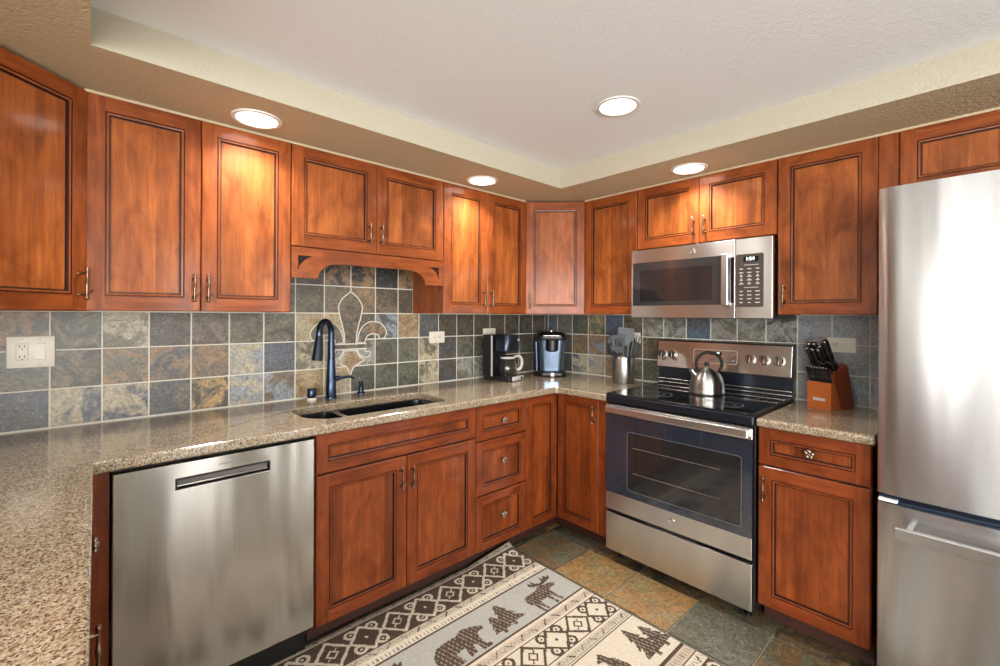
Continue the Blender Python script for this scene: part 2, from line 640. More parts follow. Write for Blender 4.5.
G = 0.0028
A_ROWS = {
    0: dict(zip(range(-9, 14), ['bg/dg', 'bg/bl', 'bg/dg', 'bl/cr', 'cr/bl', 'gr/bg', 'ta/dg', 'lb/cr', 'br/lb', 'sd/or', 'sd/cr',
                                'gn/dg', 'dg/gn', 'gn/dg', 'gr/cr', 'bg/dg', 'gr/lg', 'lg/gr', 'br/dg', 'db/dg', 'br/db', 'dg/gn', 'db/br'])),
    1: dict(zip(range(-9, 14), ['gn/gr', 'gr/gn', 'gr/gn', 'br/dg', 'or/gr', 'or/bg', 'br/or', 'lb/cr', 'bl/bg', 'cr/gr', 'cr/sd',
                                'gr/lg', 'gn/dg', 'gn/gr', 'gr/cr', 'bg/dg', 'bg/gr', 'gr/dg', 'db/dg', 'dg/db', 'dg/gn', 'db/dg', 'dg/bg'])),
    2: dict(zip(range(-9, 14), ['or/br', 'br/gr', 'or/dg', 'gr/dg', 'gr/cr', 'dg/db', 'db/br', 'db/gr', 'gr/dg', 'sd/cr', 'cr/sd',
                                'dg/gr', 'lb/bg', 'or/sd', 'bg/gn', 'db/dg', 'db/dg', 'dg/db', 'db/dg', 'db/dk', 'dk/dg', 'dg/db', 'dk/dg'])),
    3: dict(zip(range(-1, 7), ['dg/gr', 'gr/db', 'br/gr', 'or/br', 'db/br', 'dg/db', 'dg/gr', 'dg/db'])),
    4: dict(zip(range(-1, 7), ['dk/db', 'dk/db', 'dk/or', 'or/dk', 'dk/dk', 'db/or', 'dk/dg', 'dk/db'])),
    5: dict(zip(range(-1, 7), ['dk/db'] * 8)),
}
tl = Tiles('slate_wall')
tl.mb.box(-3.41, 0.0, -0.0055, 0.0, CT, UZ0 + 0.012, 'grout'); tl.fin(0, 'gr', 'gr')
n0 = len(tl.mb.f); tl.mb.box(-2.122, -1.291, -0.0055, 0.0, UZ0 + 0.012, 1.72, 'grout'); tl.fin(n0, 'gr', 'gr')
for r, cells in A_ROWS.items():
    for i, cc in cells.items():
        x0, x1 = TX0 + i * P + G, TX0 + (i + 1) * P - G
        z0, z1 = CT + r * P + G, CT + (r + 1) * P - G
        if r == 0: z0 += 0.004
        if r >= 3: x0, x1 = max(x0, -2.12), min(x1, -1.293)
        if r == 5: z1 = min(z1, 1.718)
        x0, x1 = max(x0, -3.408), min(x1, -0.0095)
        if x1 - x0 < 0.01: continue
        tl.slab((x0, x1, -0.0075, -0.0005, z0, z1), *cc.split('/'))
# fleur-de-lis of cut stone set in the mural over the sink
FX, FZ = -1.697, 1.484


def F(pts, mirror=False):
    return [(FX + (-1 if mirror else 1) * (x - 330) * 0.00129, FZ - (y - 140) * 0.001135) for x, y in pts]


def smooth(pts, n=5, closed=True):
    out = []
    k = len(pts)
    rng = range(k) if closed else range(k - 1)
    for i in rng:
        if closed: p0, p1, p2, p3 = pts[i - 1], pts[i], pts[(i + 1) % k], pts[(i + 2) % k]
        else: p0, p1, p2, p3 = pts[max(i - 1, 0)], pts[i], pts[i + 1], pts[min(i + 2, k - 1)]
        for j in range(n):
            t = j / n
            out.append(tuple(0.5 * (2 * b + (c - a) * t + (2 * a - 5 * b + 4 * c - d) * t * t + (3 * b - a - 3 * c + d) * t ** 3) for a, b, c, d in zip(p0, p1, p2, p3)))
    if not closed: out.append(pts[-1])
    return out


petal = smooth([(330, 138), (352, 158), (372, 182), (384, 215), (378, 262), (366, 310), (358, 355), (356, 398)], 4, False)
petal = petal + [(660 - x, y) for x, y in reversed(petal)][:-1]
side = smooth([(362, 392), (368, 350), (385, 315), (412, 292), (445, 288), (478, 300), (498, 328), (503, 352), (492, 374), (470, 376),
               (460, 358), (438, 350), (412, 358), (400, 378), (397, 396)], 3, False)
curl = smooth([(362, 426), (368, 448), (388, 466), (410, 468), (424, 452), (416, 438), (402, 440), (398, 426)], 3, False)
dia = smooth([(302, 432), (288, 462), (264, 484)], 3, False) + smooth([(264, 484), (296, 500), (318, 520), (330, 556)], 3, False)[1:]
dia = dia + [(660 - x, y) for x, y in reversed(dia)][1:]
band = [(256, 399), (404, 399), (404, 424), (256, 424)]
outl = []
for pts, mi, cc in ((petal, 0, 'br/dg'), (side, 0, 'or/bg'), (side, 1, 'gr/br'), (curl, 0, 'gr/lg'), (curl, 1, 'gr/lg'), (dia, 0, 'or/cr'), (band, 0, 'dg/gr')):
    q = F(pts, mi)
    tl.poly(q, -0.0084, -0.0005, 'y', *cc.split('/'))
    outl.append(q)
TILE_A = tl.build('tiled_backsplash', bpy.data.objects['wall_back'])
ol = MB()
for q in outl:
    ol.tube([(x, -0.0085, z) for x, z in q], 0.0032, 'grout', 6, closed=True)
ol.tube([(FX, -0.0075, FZ - 0.47), (FX, -0.0075, CT + 0.004)], 0.003, 'grout', 6)
ol.build('fleur_de_lis_outline', bpy.data.objects['wall_back'])

tl = Tiles('slate_wall')
tl.mb.box(-0.0055, 0.0, -3.0, -0.0055, CT, UZ0 + 0.012, 'grout'); tl.fin(0, 'gr', 'gr')
B_ROWS = {
    0: ['dk/dg', 'bg/dg', 'st/cr', 'lg/cr', 'sd/or', 'dg/gr', 'dg/gn', 'gr/dg', 'lg/gr', 'gr/lg', 'dg/gr', 'gr/lg', 'lg/lb', 'lb/lg', 'lg/lb', 'lg/gr', 'gr/lg'],
    1: ['dk/dg', 'dg/bg', 'or/gr', 'or/lb', 'br/gr', 'gn/br', 'br/dg', 'dg/gr', 'gr/lg', 'lg/gr', 'dg/gn', 'gr/lg', 'lb/lg', 'lg/lb', 'lb/lg', 'gr/lg', 'lg/gr'],
    2: ['st/bg', 'bg/gr', 'dg/gn', 'sd/gn', 'st/bl', 'dg/gr', 'lg/gr', 'lg/gn', 'st/bg', 'gr/lg', 'lg/gr', 'dg/lg', 'lg/lb', 'lb/lg', 'lg/lb', 'gr/lg', 'lg/gr']}
for r, cells in B_ROWS.items():
    for j, cc in enumerate(cells):
        y1 = -(0.1056 + (j - 1) * 0.1506) - G
        y0 = -(0.1056 + j * 0.1506) + G
        y1 = min(y1, -0.0095)
        z0, z1 = CT + r * P + G + (0.004 if r == 0 else 0), CT + (r + 1) * P - G
        tl.slab((-0.0075, -0.0005, y0, y1, z0, z1), *cc.split('/'))
TILE_B = tl.build('tiled_backsplash', bpy.data.objects['wall_right'])

# ------------------------------------------------------------------ slate floor
C_.update(fg=(92, 92, 74), fd=(58, 54, 44), fo=(152, 116, 70), fb=(110, 88, 60), fs=(100, 100, 90), fy=(140, 122, 84))
tl = Tiles('slate_floor')
FP = 0.3145
special = {(0, 0): 'fd/fg', (-1, 0): 'fb/fg', (0, 1): 'fb/fd', (-1, 1): 'fo/fy', (-1, 2): 'fy/fo', (-1, 3): 'fs/fg', (0, 2): 'fb/fd', (0, 3): 'fb/fg',
           (-1, 4): 'fg/fb', (0, 4): 'fd/fb', (0, 5): 'fd/fb', (-1, 5): 'fb/fd', (-2, 5): 'fd/fg', (-1, -1): 'fd/fg'}
pal = ['fg/fd', 'fb/fd', 'fs/fg', 'fo/fb', 'fd/fg', 'fs/fd']
for i in range(-20, 3):
    for j in range(-2, 19):
        x0 = -0.645 + i * FP
        y1 = -0.573 - j * FP
        xa, xb, ya, yb = x0 + 0.003, x0 + FP - 0.003, y1 - FP + 0.003, y1 - 0.003
        if xa >= 0.0 or yb <= -6.49: continue
        xb, yb, xa, ya = min(xb, -0.002), min(yb, -0.002), max(xa, -6.99), max(ya, -6.49)
        if xb - xa < .02 or yb - ya < .02: continue
        cc = special.get((i, j)) or random.choice(pal)
        tl.slab((xa, xb, ya, yb, -0.0055, 0.0), *cc.split('/'), 0.002 if x0 > -3.2 and y1 > -3.2 else 0)
tl.build('slate_tiles', FLOOR)

# ------------------------------------------------------------------ cabinets


def ring_front(mb, x0, z0, w, h, yf, s=0.052, pre='', flat=False):
    """A door or drawer front with a framed, beaded recessed panel: front face at y=yf, back at yf+.02."""
    V, H, PN = pre + 'wood_v', pre + 'wood_h', pre + 'wood_panel'
    x1, z1 = x0 + w, z0 + h

    def rect(i, y): return [(x0 + i, y, z0 + i), (x1 - i, y, z0 + i), (x1 - i, y, z1 - i), (x0 + i, y, z1 - i)]
    R = [rect(0, yf + 0.02), rect(0, yf + 0.003), rect(0.003, yf)]
    for a, b in zip(R[:-1], R[1:]):
        mb.add(a + b, [(k, (k + 1) % 4, 4 + (k + 1) % 4, 4 + k) for k in range(4)], V)
    mb.add(R[0], [(3, 2, 1, 0)], V)
    e = 0.003
    for xa, xb, za, zb, m in ((x0 + e, x0 + s, z0 + e, z1 - e, V), (x1 - s, x1 - e, z0 + e, z1 - e, V),
                              (x0 + s, x1 - s, z0 + e, z0 + s, H), (x0 + s, x1 - s, z1 - s, z1 - e, H)):
        mb.add([(xa, yf, za), (xb, yf, za), (xb, yf, zb), (xa, yf, zb)], [(0, 1, 2, 3)], m)
    steps = [(s, yf, None), (s + 0.0012, yf + 0.004, 'glaze'), (s + 0.0028, yf + 0.004, 'glaze'), (s + 0.0048, yf - 0.0005, V),
             (s + 0.0105, yf + 0.0005, V), (s + 0.0120, yf + 0.009, 'glaze'), (s + 0.0155, yf + 0.009, 'glaze'), (s + 0.0175, yf + 0.0075, PN)]
    for (ia, ya, _), (ib, yb, m) in zip(steps[:-1], steps[1:]):
        a, b = rect(ia, ya), rect(ib, yb)
        mb.add(a + b, [(k, (k + 1) % 4, 4 + (k + 1) % 4, 4 + k) for k in range(4)], m)
    mb.add(rect(steps[-1][0], steps[-1][1]), [(0, 1, 2, 3)], PN)


def pull_mb(x, z, yf, L=0.095, horiz=False):
    """A rustic twig-like bar pull on two posts, with beads at the ends and a small spur."""
    mb = MB()
    h = L / 2
    pr = []
    prof = [(-h - 0.008, 0.0015), (-h - 0.004, 0.0055), (-h, 0.006), (-h + 0.006, 0.004), (-0.02, 0.0042), (-0.008, 0.006), (0, 0.0068),
            (0.008, 0.005), (0.02, 0.0042), (h - 0.006, 0.004), (h, 0.0062), (h + 0.005, 0.005), (h + 0.009, 0.0015)]
    mb.tube([(x + 0.0012 * math.sin(t * 60), yf - 0.026, z + t) for t, r in prof], [r for t, r in prof], 'pull_metal', 8)
    for t in (-h + 0.012, h - 0.012):
        mb.tube([(x, yf + 0.0, z + t), (x, yf - 0.004, z + t), (x, yf - 0.026, z + t)], [0.007, 0.0042, 0.004], 'pull_metal', 8)
    mb.tube([(x, yf - 0.026, z - h + 0.012), (x + 0.008, yf - 0.030, z - h + 0.020), (x + 0.013, yf - 0.031, z - h + 0.027)], [0.004, 0.003, 0.0035], 'pull_metal', 7)
    return mb


def knob_mb(x, z, yf, n=5):
    """A small flower-shaped cast knob."""
    mb = MB()
    mb.lathe([(0.008, 0.0), (0.005, -0.006), (0.005, -0.016)], x, yf, 'pewter', 12, axis='y', cz=z)
    for k in range(n):
        a = 2 * PI * k / n + 0.3
        mb.sphere((x + 0.0115 * math.cos(a), yf - 0.021, z + 0.0115 * math.sin(a)), 0.0085, 'pewter', 1, 0.7, 1, 10)
    mb.sphere((x, yf - 0.026, z), 0.007, 'pull_metal', 1, 0.8, 1, 10)
    return mb


def door(parent, name, x, z, w, h, depth, pull=None, pre='', s=0.052, xf=None, kname=None):
    yf = -depth - 0.02
    mb = MB()
    ring_front(mb, x + 0.0015, z + 0.0015, w - 0.003, h - 0.003, yf, s, pre)
    d = mb.build(name, parent)
    if pull:
        kind, px, pz = pull
        (pull_mb(px, pz, yf) if kind == 'pull' else knob_mb(px, pz, yf)).build('pull_handle' if kind == 'pull' else 'knob', d)
    return d


def upper(name, label, x0, w, z0, z1, rot, group, doors, depth=0.315):
    """rot 0: on the sink wall, x0 = left edge; rot 90: on the range wall, x0 = y of the left edge."""
    loc = (x0, -0.0005, 0) if rot == 0 else (-0.0005, x0, 0)
    t = thing(name, label, 'cabinet', loc, 0 if rot == 0 else -PI / 2, group)
    b = MB()
    b.box(0.0005, 0.018, -depth, 0, z0, z1, 'wood_v'); b.box(w - 0.018, w - 0.0005, -depth, 0, z0, z1, 'wood_v')
    b.box(0.018, w - 0.018, -depth, 0, z0 + 0.004, z0 + 0.022, 'wood_h'); b.box(0.018, w - 0.018, -depth, 0, z1 - 0.018, z1, 'wood_h')
    b.box(0.018, w - 0.018, -0.012, 0, z0 + 0.022, z1 - 0.018, 'wood_v')
    b.box(0.018, w - 0.018, -depth, -depth + 0.02, z0 + 0.022, z1 - 0.018, 'gap_dark')
    b.build('body', t, weld=False)
    for (dx, dw, pull) in doors:
        door(t, 'door', dx, z0, dw, z1 - z0, depth, pull)
    return t


UG = 'upper wall cabinets'
PZ = 1.457
upper('wall_cabinet', 'tall two-door upper cabinet on the sink wall, left of the arched valance', -2.7995, 0.677, UZ0, UZ1, 0, UG,
      [(0, 0.3385, ('pull', 0.315, PZ)), (0.3385, 0.3385, ('pull', 0.361, PZ))])
us = upper('wall_cabinet', 'short two-door upper cabinet above the arched valance over the sink', -2.1215, 0.829, 1.664, UZ1, 0, UG,
           [(0, 0.4155, ('pull', 0.3705, 1.763)), (0.4155, 0.4135, ('pull', 0.436, 1.763))])
# arched valance with pierced corner brackets, a board of the over-sink cabinet
W = 0.829
def vx(a): return [(W - x, z) for x, z in a]
out = [(0.002, 1.661), (0.002, 1.523), (0.118, 1.523)]
la = smooth([(0.118, 1.523), (0.122, 1.545), (0.140, 1.568), (0.17, 1.588), (0.22, 1.598)], 4, False)
out = out[:2] + la
out += [(W - x, z) for x, z in reversed(la)] + [(W - 0.002, 1.523), (W - 0.002, 1.661)]
tri = smooth([(0.030, 1.556), (0.040, 1.580), (0.062, 1.606), (0.095, 1.624)], 3, False) + [(0.030, 1.624)]
mb = MB().prism(out, -0.333, -0.315, 'wood_h', 'y', [tri, [(W - x, z) for x, z in reversed(tri)]], 'wood_v')
mb.box(0.03, W - 0.03, -0.314, -0.311, 1.60, 1.661, 'gap_dark')
mb.build('arched_valance', us)
upper('wall_cabinet', 'narrow two-door upper cabinet above the drip coffee maker', -1.291, 0.681, UZ0, UZ1, 0, UG,
      [(0, 0.3325, ('pull', 0.297, PZ)), (0.3325, 0.3485, ('pull', 0.359, PZ))])
upper('wall_cabinet', 'single-door upper cabinet above the utensil crock, left of the microwave', -0.6165, 0.3855, UZ0, UZ1, 90, UG, [(0, 0.3855, None)])
upper('wall_cabinet', 'short two-door upper cabinet directly above the microwave', -1.0035, 0.7505, 1.756, UZ1, 90, UG,
      [(0, 0.374, ('pull', 0.3475, 1.845)), (0.374, 0.3765, ('pull', 0.407, 1.845))])
upper('wall_cabinet', 'single-door upper cabinet above the knife block, between microwave and refrigerator', -1.7565, 0.3755, UZ0, UZ1, 90, UG,
      [(0, 0.3755, ('pull', 0.030, PZ))])
t = upper('wall_cabinet', 'cabinet above the refrigerator cut off by the right edge', -2.198, 0.80, 1.86, UZ1, 90, UG, [(0, 0.40, None), (0.40, 0.40, None)])
f_ = MB().box(-0.327, -0.005, -2.1965, -2.1335, 1.86, UZ1, 'wood_v').build('filler_panel')
tag(f_, 'narrow reddish wood filler strip above the refrigerator left edge', 'filler panel')


def diag(name, label, corner, rot, L, a, b, pull):
    """Diagonal corner cabinet. corner: world xy of the front-left end of the body face; the face runs L along local x."""
    t = thing(name, label, 'cabinet', (corner[0], corner[1], 0), rot, UG)
    R = Matrix.Rotation(-rot, 3, 'Z')
    pts = []
    for p in a:
        q = R @ Vector((p[0] - corner[0], p[1] - corner[1], 0))
        pts.append((q.x, q.y))
    MB().prism(pts, UZ0, UZ1, 'wood_v').build('body', t)
    mb = MB()
    yf = -0.016
    ring_front(mb, 0.004, UZ0 + 0.0015, L - 0.008, UZ1 - UZ0 - 0.003, yf)
    d = mb.build('door', t)
    pull_mb(pull, PZ, yf).build('pull_handle', d)
    return t


e = 0.0008
diag('corner_wall_cabinet', 'diagonal corner upper cabinet above the single-serve brewer', (-0.6085, -0.325), -PI / 4, 0.4005,
     [(-0.6085, -e), (-0.6085, -0.325), (-0.325, -0.6085), (-0.325, -0.616), (-e, -0.616), (-e, -e)], 0, 0.030)
diag('corner_wall_cabinet', 'diagonal corner upper cabinet cut off by the left edge', (-3.095, -0.62), PI / 4, 0.4172,
     [(-3.095, -0.62), (-2.80, -0.325), (-2.80, -e), (-3.409, -e), (-3.409, -0.62)], 0, 0.388)


def base(name, label, loc, rot, w, group=None, fronts=(), depth=0.61, top=0.876, toe=True, stile=None):
    t = thing(name, label, 'cabinet', loc, rot, group)
    b = MB()
    z0 = 0.10
    b.box(0.0005, 0.018, -depth, 0, z0, top, 'base_wood_v'); b.box(w - 0.018, w - 0.0005, -depth, 0, z0, top, 'base_wood_v')
    b.box(0.018, w - 0.018, -depth, 0, z0, z0 + 0.018, 'base_wood_h')
    b.box(0.018, w - 0.018, -0.012, 0, z0 + 0.018, top, 'base_wood_v')
    b.box(0.018, w - 0.018, -depth, -depth + 0.018, top - 0.035, top, 'base_wood_h')
    b.box(0.018, w - 0.018, -depth, -depth + 0.006, z0 + 0.018, top - 0.035, 'gap_dark')
    b.build('body', t, weld=False)
    MB().box(0.0005, w - 0.0005, -depth + 0.09, -depth + 0.075, 0.001, z0, 'toe_wood').build('toe_kick', t)
    for fr in fronts:
        kind, x, z, fw, fh, pull, s = fr
        door(t, kind, x, z, fw, fh, depth, pull, 'base_', s)
    return t


BG = 'base cabinets under the worktop'
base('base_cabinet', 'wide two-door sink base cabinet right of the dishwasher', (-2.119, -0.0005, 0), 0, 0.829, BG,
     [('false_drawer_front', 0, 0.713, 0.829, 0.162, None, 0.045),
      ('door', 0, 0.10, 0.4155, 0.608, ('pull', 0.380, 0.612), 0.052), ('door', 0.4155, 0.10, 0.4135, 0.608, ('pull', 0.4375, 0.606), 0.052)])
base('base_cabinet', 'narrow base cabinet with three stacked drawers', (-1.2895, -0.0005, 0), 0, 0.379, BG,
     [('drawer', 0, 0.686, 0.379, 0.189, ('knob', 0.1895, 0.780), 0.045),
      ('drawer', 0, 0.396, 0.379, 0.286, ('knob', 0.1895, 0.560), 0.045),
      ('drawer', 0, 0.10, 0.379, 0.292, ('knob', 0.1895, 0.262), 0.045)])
# corner base with two doors meeting at the inside corner
t = thing('corner_base_cabinet', 'corner base cabinet with two doors meeting at the inside corner', 'cabinet', (-0.9095, -0.0005, 0), 0, BG)
b = MB()
xw = 0.9085
b.prism([(0.0005, 0), (0.0005, -0.61), (xw - 0.6105, -0.61), (xw - 0.6105, -0.935), (xw, -0.935), (xw, 0)], 0.10, 0.876, 'gap_dark')
b.build('body', t)
mb = MB()
mb.box(0.0005, xw - 0.52, -0.535, -0.52, 0.001, 0.0995, 'toe_wood')
mb.box(xw - 0.535, xw - 0.52, -0.935, -0.5355, 0.001, 0.0995, 'toe_wood')
mb.build('toe_kick', t, weld=False)
door(t, 'door', 0.0, 0.10, 0.2775, 0.775, 0.61, None, 'base_', 0.045)
mb = MB()
ring_front(mb, 0.0015, 0.1015, 0.300, 0.772, -0.02, 0.045, 'base_')
d = mb.build('door', t, loc=(xw - 0.6105, -0.632, 0), rot=(0, 0, -PI / 2))
pull_mb(0.277, 0.782, -0.02).build('pull_handle', d)
f_ = MB().box(-0.628, -0.05, -0.9995, -0.9365, 0.10, 0.876, 'base_wood_v').build('filler_panel')
tag(f_, 'slim red-brown wood filler strip between corner door and range', 'filler panel')
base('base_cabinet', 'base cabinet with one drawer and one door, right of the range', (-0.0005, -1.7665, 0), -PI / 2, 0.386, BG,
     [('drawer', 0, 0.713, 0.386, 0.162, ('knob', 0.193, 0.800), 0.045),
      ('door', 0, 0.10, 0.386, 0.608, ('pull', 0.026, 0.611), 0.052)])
# the left leg, its doors facing right, seen edge-on
LEG = thing('base_cabinet', 'base cabinet under the left worktop leg, seen edge-on beside the dishwasher', 'cabinet', (-3.392, -2.60, 0), PI / 2, BG)
b = MB()
b.box(0, 1.965, -0.575, -0.0, 0.10, 0.876, 'base_wood_v')
b.build('body', LEG)
MB().box(0, 1.965, -0.52, -0.5, 0.001, 0.0995, 'toe_wood').build('toe_kick', LEG)
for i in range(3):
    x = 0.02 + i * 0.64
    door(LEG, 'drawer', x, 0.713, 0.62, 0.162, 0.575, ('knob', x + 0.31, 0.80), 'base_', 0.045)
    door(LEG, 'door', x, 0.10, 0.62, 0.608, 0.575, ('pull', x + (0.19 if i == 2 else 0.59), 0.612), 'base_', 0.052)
f_ = MB().box(-2.805, -2.7395, -0.63, -0.612, 0.10, 0.876, 'base_wood_v').build('filler_panel')
tag(f_, 'red-brown wood filler stile left of the dishwasher', 'filler panel')

# ------------------------------------------------------------------ worktops and sink
sink_open = rrect(-2.105, -1.395, -0.555, -0.235, (0.07, 0.06, 0.13, 0.09), 7)
ctop = MB()
outline = [(-0.002, -0.009), (-3.409, -0.009), (-3.409, -2.75), (-2.815, -2.75)] + [(-2.802, -2.737)] + \
          [(-2.777, -0.670)] + arc(-2.752, -0.670, 0.025, 180, 90, 5)[1:] + [(-0.68, -0.645)] + arc(-0.68, -0.67, 0.025, 90, 0, 5)[1:] + \
          [(-0.655, -1.000), (-0.002, -1.000)]
ctop.prism(list(reversed(outline)), 0.876, CT, 'granite', 'z', [sink_open])
c1 = bevel(ctop.build('granite_worktop'), 0.017, 4, 50)
tag(c1, 'long speckled brown granite worktop with the sink cut into it', 'worktop')
c2 = bevel(MB().prism([(-0.655, -2.166), (-0.009, -2.166), (-0.009, -1.7635), (-0.655, -1.7635)], 0.8765, CT, 'granite').build('granite_worktop'), 0.012, 3, 50)
tag(c2, 'short granite worktop piece under the knife block', 'worktop')

SK = thing('kitchen_sink', 'black undermount double-bowl sink in the granite worktop', 'sink', (-1.76, -0.395, 0.70))
ox, oy, oz = 1.76, 0.395, -0.70
mb = MB()
bowls = [(-2.10, -1.905, -0.50, -0.235, 0.045, 0.75), (-1.880, -1.40, -0.55, -0.245, 0.05, 0.71)]
mb.prism(rrect(-2.116, -1.384, -0.566, -0.224, 0.05), 0.866, 0.8755, 'sink_black', 'z', [list(rrect(a, b, c, d, r)) for a, b, c, d, r, z in bowls])
for a, b, c, d, r, z in bowls:
    L = []
    for ins, zz in ((0, 0.8755), (0.004, 0.84), (0.008, z + 0.03), (0.02, z + 0.008), (0.045, z)):
        L.append([(x, y, zz) for x, y in rrect(a + ins, b - ins, c + ins, d - ins, max(r - ins * 0.4, 0.012))])
    mb.loft(L, 'sink_black', True, cap1=True)
mb.xf(Matrix.Translation((ox, oy, oz))).build('double_bowl', SK)
for cx, z in ((-2.0, 0.75), (-1.65, 0.71)):
    mb = MB().lathe([(0.040, 0.0), (0.040, 0.003), (0.032, 0.004), (0.028, 0.001), (0.006, 0.001), (0.006, 0.006), (0.0, 0.007)], cx + ox, -0.38 + oy, 'chrome', 20, cz=z + oz + 0.0005)
    mb.build('drain', SK)

# ------------------------------------------------------------------ faucet and small deck fittings
FA = thing('kitchen_faucet', 'tall dark blue-black pull-down faucet behind the sink', 'faucet', (-1.838, -0.085, CT))
mb = MB().lathe([(0.029, 0), (0.029, 0.006), (0.0265, 0.010), (0.0255, 0.09), (0.022, 0.16), (0.019, 0.22), (0.018, 0.30)], 0, 0, 'faucet_black', 24)
mb.build('body', FA)
dirx, diry = -0.80, -0.60
gp = [(0, 0, 0.29)]
for k in range(0, 11):
    a = math.radians(180 - k * 19)
    r = 0.056
    gp.append((dirx * (0.056 + r * math.cos(a)), diry * (0.056 + r * math.cos(a)), 0.345 + 0.062 * math.sin(a)))
e_ = gp[-1]
MB().tube(gp, [0.0165] * 3 + [0.0155] * (len(gp) - 3), 'faucet_black', 14).build('gooseneck_spout', FA)
sp = [(e_[0], e_[1], e_[2]), (e_[0] + dirx * 0.004, e_[1] + diry * 0.004, e_[2] - 0.03), (e_[0] + dirx * 0.012, e_[1] + diry * 0.012, e_[2] - 0.08), (e_[0] + dirx * 0.02, e_[1] + diry * 0.02, e_[2] - 0.125)]
MB().tube(sp, [0.0165, 0.020, 0.024, 0.027], 'dark_steel', 16).build('spray_head', FA)
mb = MB().tube([(0.018, -0.002, 0.10), (0.045, -0.004, 0.102)], [0.014, 0.013], 'faucet_black', 12)
mb.tube([(0.045, -0.004, 0.102), (0.10, -0.006, 0.105), (0.125, -0.006, 0.094)], [0.008, 0.007, 0.006], 'faucet_black', 10)
mb.build('lever_handle', FA)
AG = thing('air_gap_cap', 'small dark cylinder cap on the worktop left of the faucet', 'air gap', (-1.935, -0.075, CT))
MB().lathe([(0.024, 0), (0.024, 0.012)], 0, 0, 'white_plate', 20).build('base_ring', AG)
MB().lathe([(0.021, 0.012), (0.022, 0.016), (0.022, 0.055), (0.019, 0.060), (0, 0.061)], 0, 0, 'faucet_black', 22).build('cap', AG)
SD = thing('soap_pump', 'short dark soap pump on the worktop right of the faucet', 'soap dispenser', (-1.655, -0.055, CT))
MB().lathe([(0.022, 0), (0.022, 0.005), (0.015, 0.010), (0.014, 0.035), (0.010, 0.038), (0.010, 0.05)], 0, 0, 'faucet_black', 18).build('collar', SD)
MB().lathe([(0.013, 0.05), (0.015, 0.055), (0.013, 0.066), (0, 0.068)], 0, 0, 'dark_steel', 16).tube([(0, 0, 0.06), (-0.01, -0.025, 0.062), (-0.015, -0.04, 0.052)], [0.006, 0.005, 0.004], 'dark_steel', 8).build('pump_head', SD)


# ------------------------------------------------------------------ outlets
def receptacle(mb, cx, cz, n=2, horiz=False, y=-0.006):
    """Slots of n receptacle sockets on the plate; front toward -y."""
    for k in range(n):
        d = (k - (n - 1) / 2) * 0.038
        px, pz = (cx + d, cz) if horiz else (cx, cz - d)
        for s in ((-0.0062, 0.003), (0.0062, 0.003)):
            if horiz:
                mb.box(px + s[1] - 0.005, px + s[1] + 0.003, y - 0.0012, y, pz + s[0] - 0.0012, pz + s[0] + 0.0012, 'black_plastic')
            else:
                mb.box(px + s[0] - 0.0013, px + s[0] + 0.0013, y - 0.0012, y, pz + s[1] - 0.004, pz + s[1] + 0.004, 'black_plastic')
        gx, gz = (px - 0.010, pz) if horiz else (px, pz - 0.008)
        mb.lathe([(0.0026, -0.0012), (0.0026, 0.0)], gx, y, 'black_plastic', 10, axis='y', cz=gz)


OG = 'cream wall plates on the tiles'
o1 = thing('outlet_switch_plate', 'cream double wall plate with outlet and rocker switch under the left cabinets', 'outlet', (-2.944, -0.008, 1.211), 0, OG)
mb = MB().box(-0.0635, 0.0635, -0.006, 0, -0.059, 0.059, 'white_plate', 0.003)
for sx in (-0.023, 0.023):
    for sz in (-0.048, 0.048):
        mb.lathe([(0.0028, -0.0008), (0.0028, 0)], sx, -0.006, 'mark_grey', 10, axis='y', cz=sz)
mb.build('plate', o1)
mb = MB().box(-0.0395, -0.0065, -0.0085, -0.0055, -0.033, 0.033, 'white_plate', 0.001)
receptacle(mb, -0.023, 0, 2, y=-0.0085)
mb.build('receptacle', o1, weld=False)
mb = MB()
mb.prism([(-0.006, 0.030), (-0.0075, 0.028), (-0.013, -0.028), (-0.006, -0.030)], 0.0085, 0.0375, 'white_plate', 'x')
mb.build('rocker_switch', o1)
for (wx, wz, rot, lab, lx) in ((-1.110, 1.212, 0, 'cream horizontal outlet plate on the tiles right of the sink', 0.0),
                               (-0.655, 1.225, 0, 'cream outlet plate partly hidden behind the drip coffee maker', 0.0),
                               (-0.785, 1.205, 1, 'cream outlet plate partly hidden behind the utensil crock', 0.0),
                               (-1.952, 1.215, 1, 'cream horizontal outlet plate behind the knife block', 0.0)):
    o = thing('outlet_plate', lab, 'outlet', (wx, -0.008, wz) if rot == 0 else (-0.008, wx, wz), 0 if rot == 0 else -PI / 2, OG)
    mb = MB().box(-0.0595, 0.0595, -0.006, 0, -0.037, 0.037, 'white_plate', 0.003)
    mb.build('plate', o)
    mb = MB().box(-0.035, 0.035, -0.0075, -0.0055, -0.017, 0.017, 'white_plate', 0.001)
    receptacle(mb, 0, 0, 2, True, y=-0.0075)
    mb.build('receptacle', o, weld=False)


# ------------------------------------------------------------------ text helper (lettering as mesh parts)
def letters(txt, size, parent, loc, rot, mat, name, ext=0.0005):
    cu = bpy.data.curves.new(name, 'FONT')
    cu.body = txt
    cu.size = size
    cu.extrude = ext
    cu.align_x = 'CENTER'; cu.align_y = 'CENTER'
    tmp = bpy.data.objects.new(name, cu)
    COL.objects.link(tmp)
    dg = bpy.context.evaluated_depsgraph_get()
    me = bpy.data.meshes.new_from_object(tmp.evaluated_get(dg))
    bpy.data.objects.remove(tmp)
    me.materials.clear(); me.materials.append(MATS[mat])
    o = bpy.data.objects.new(name, me)
    COL.objects.link(o)
    o.parent = parent
    o.location = loc
    o.rotation_euler = rot
    return o


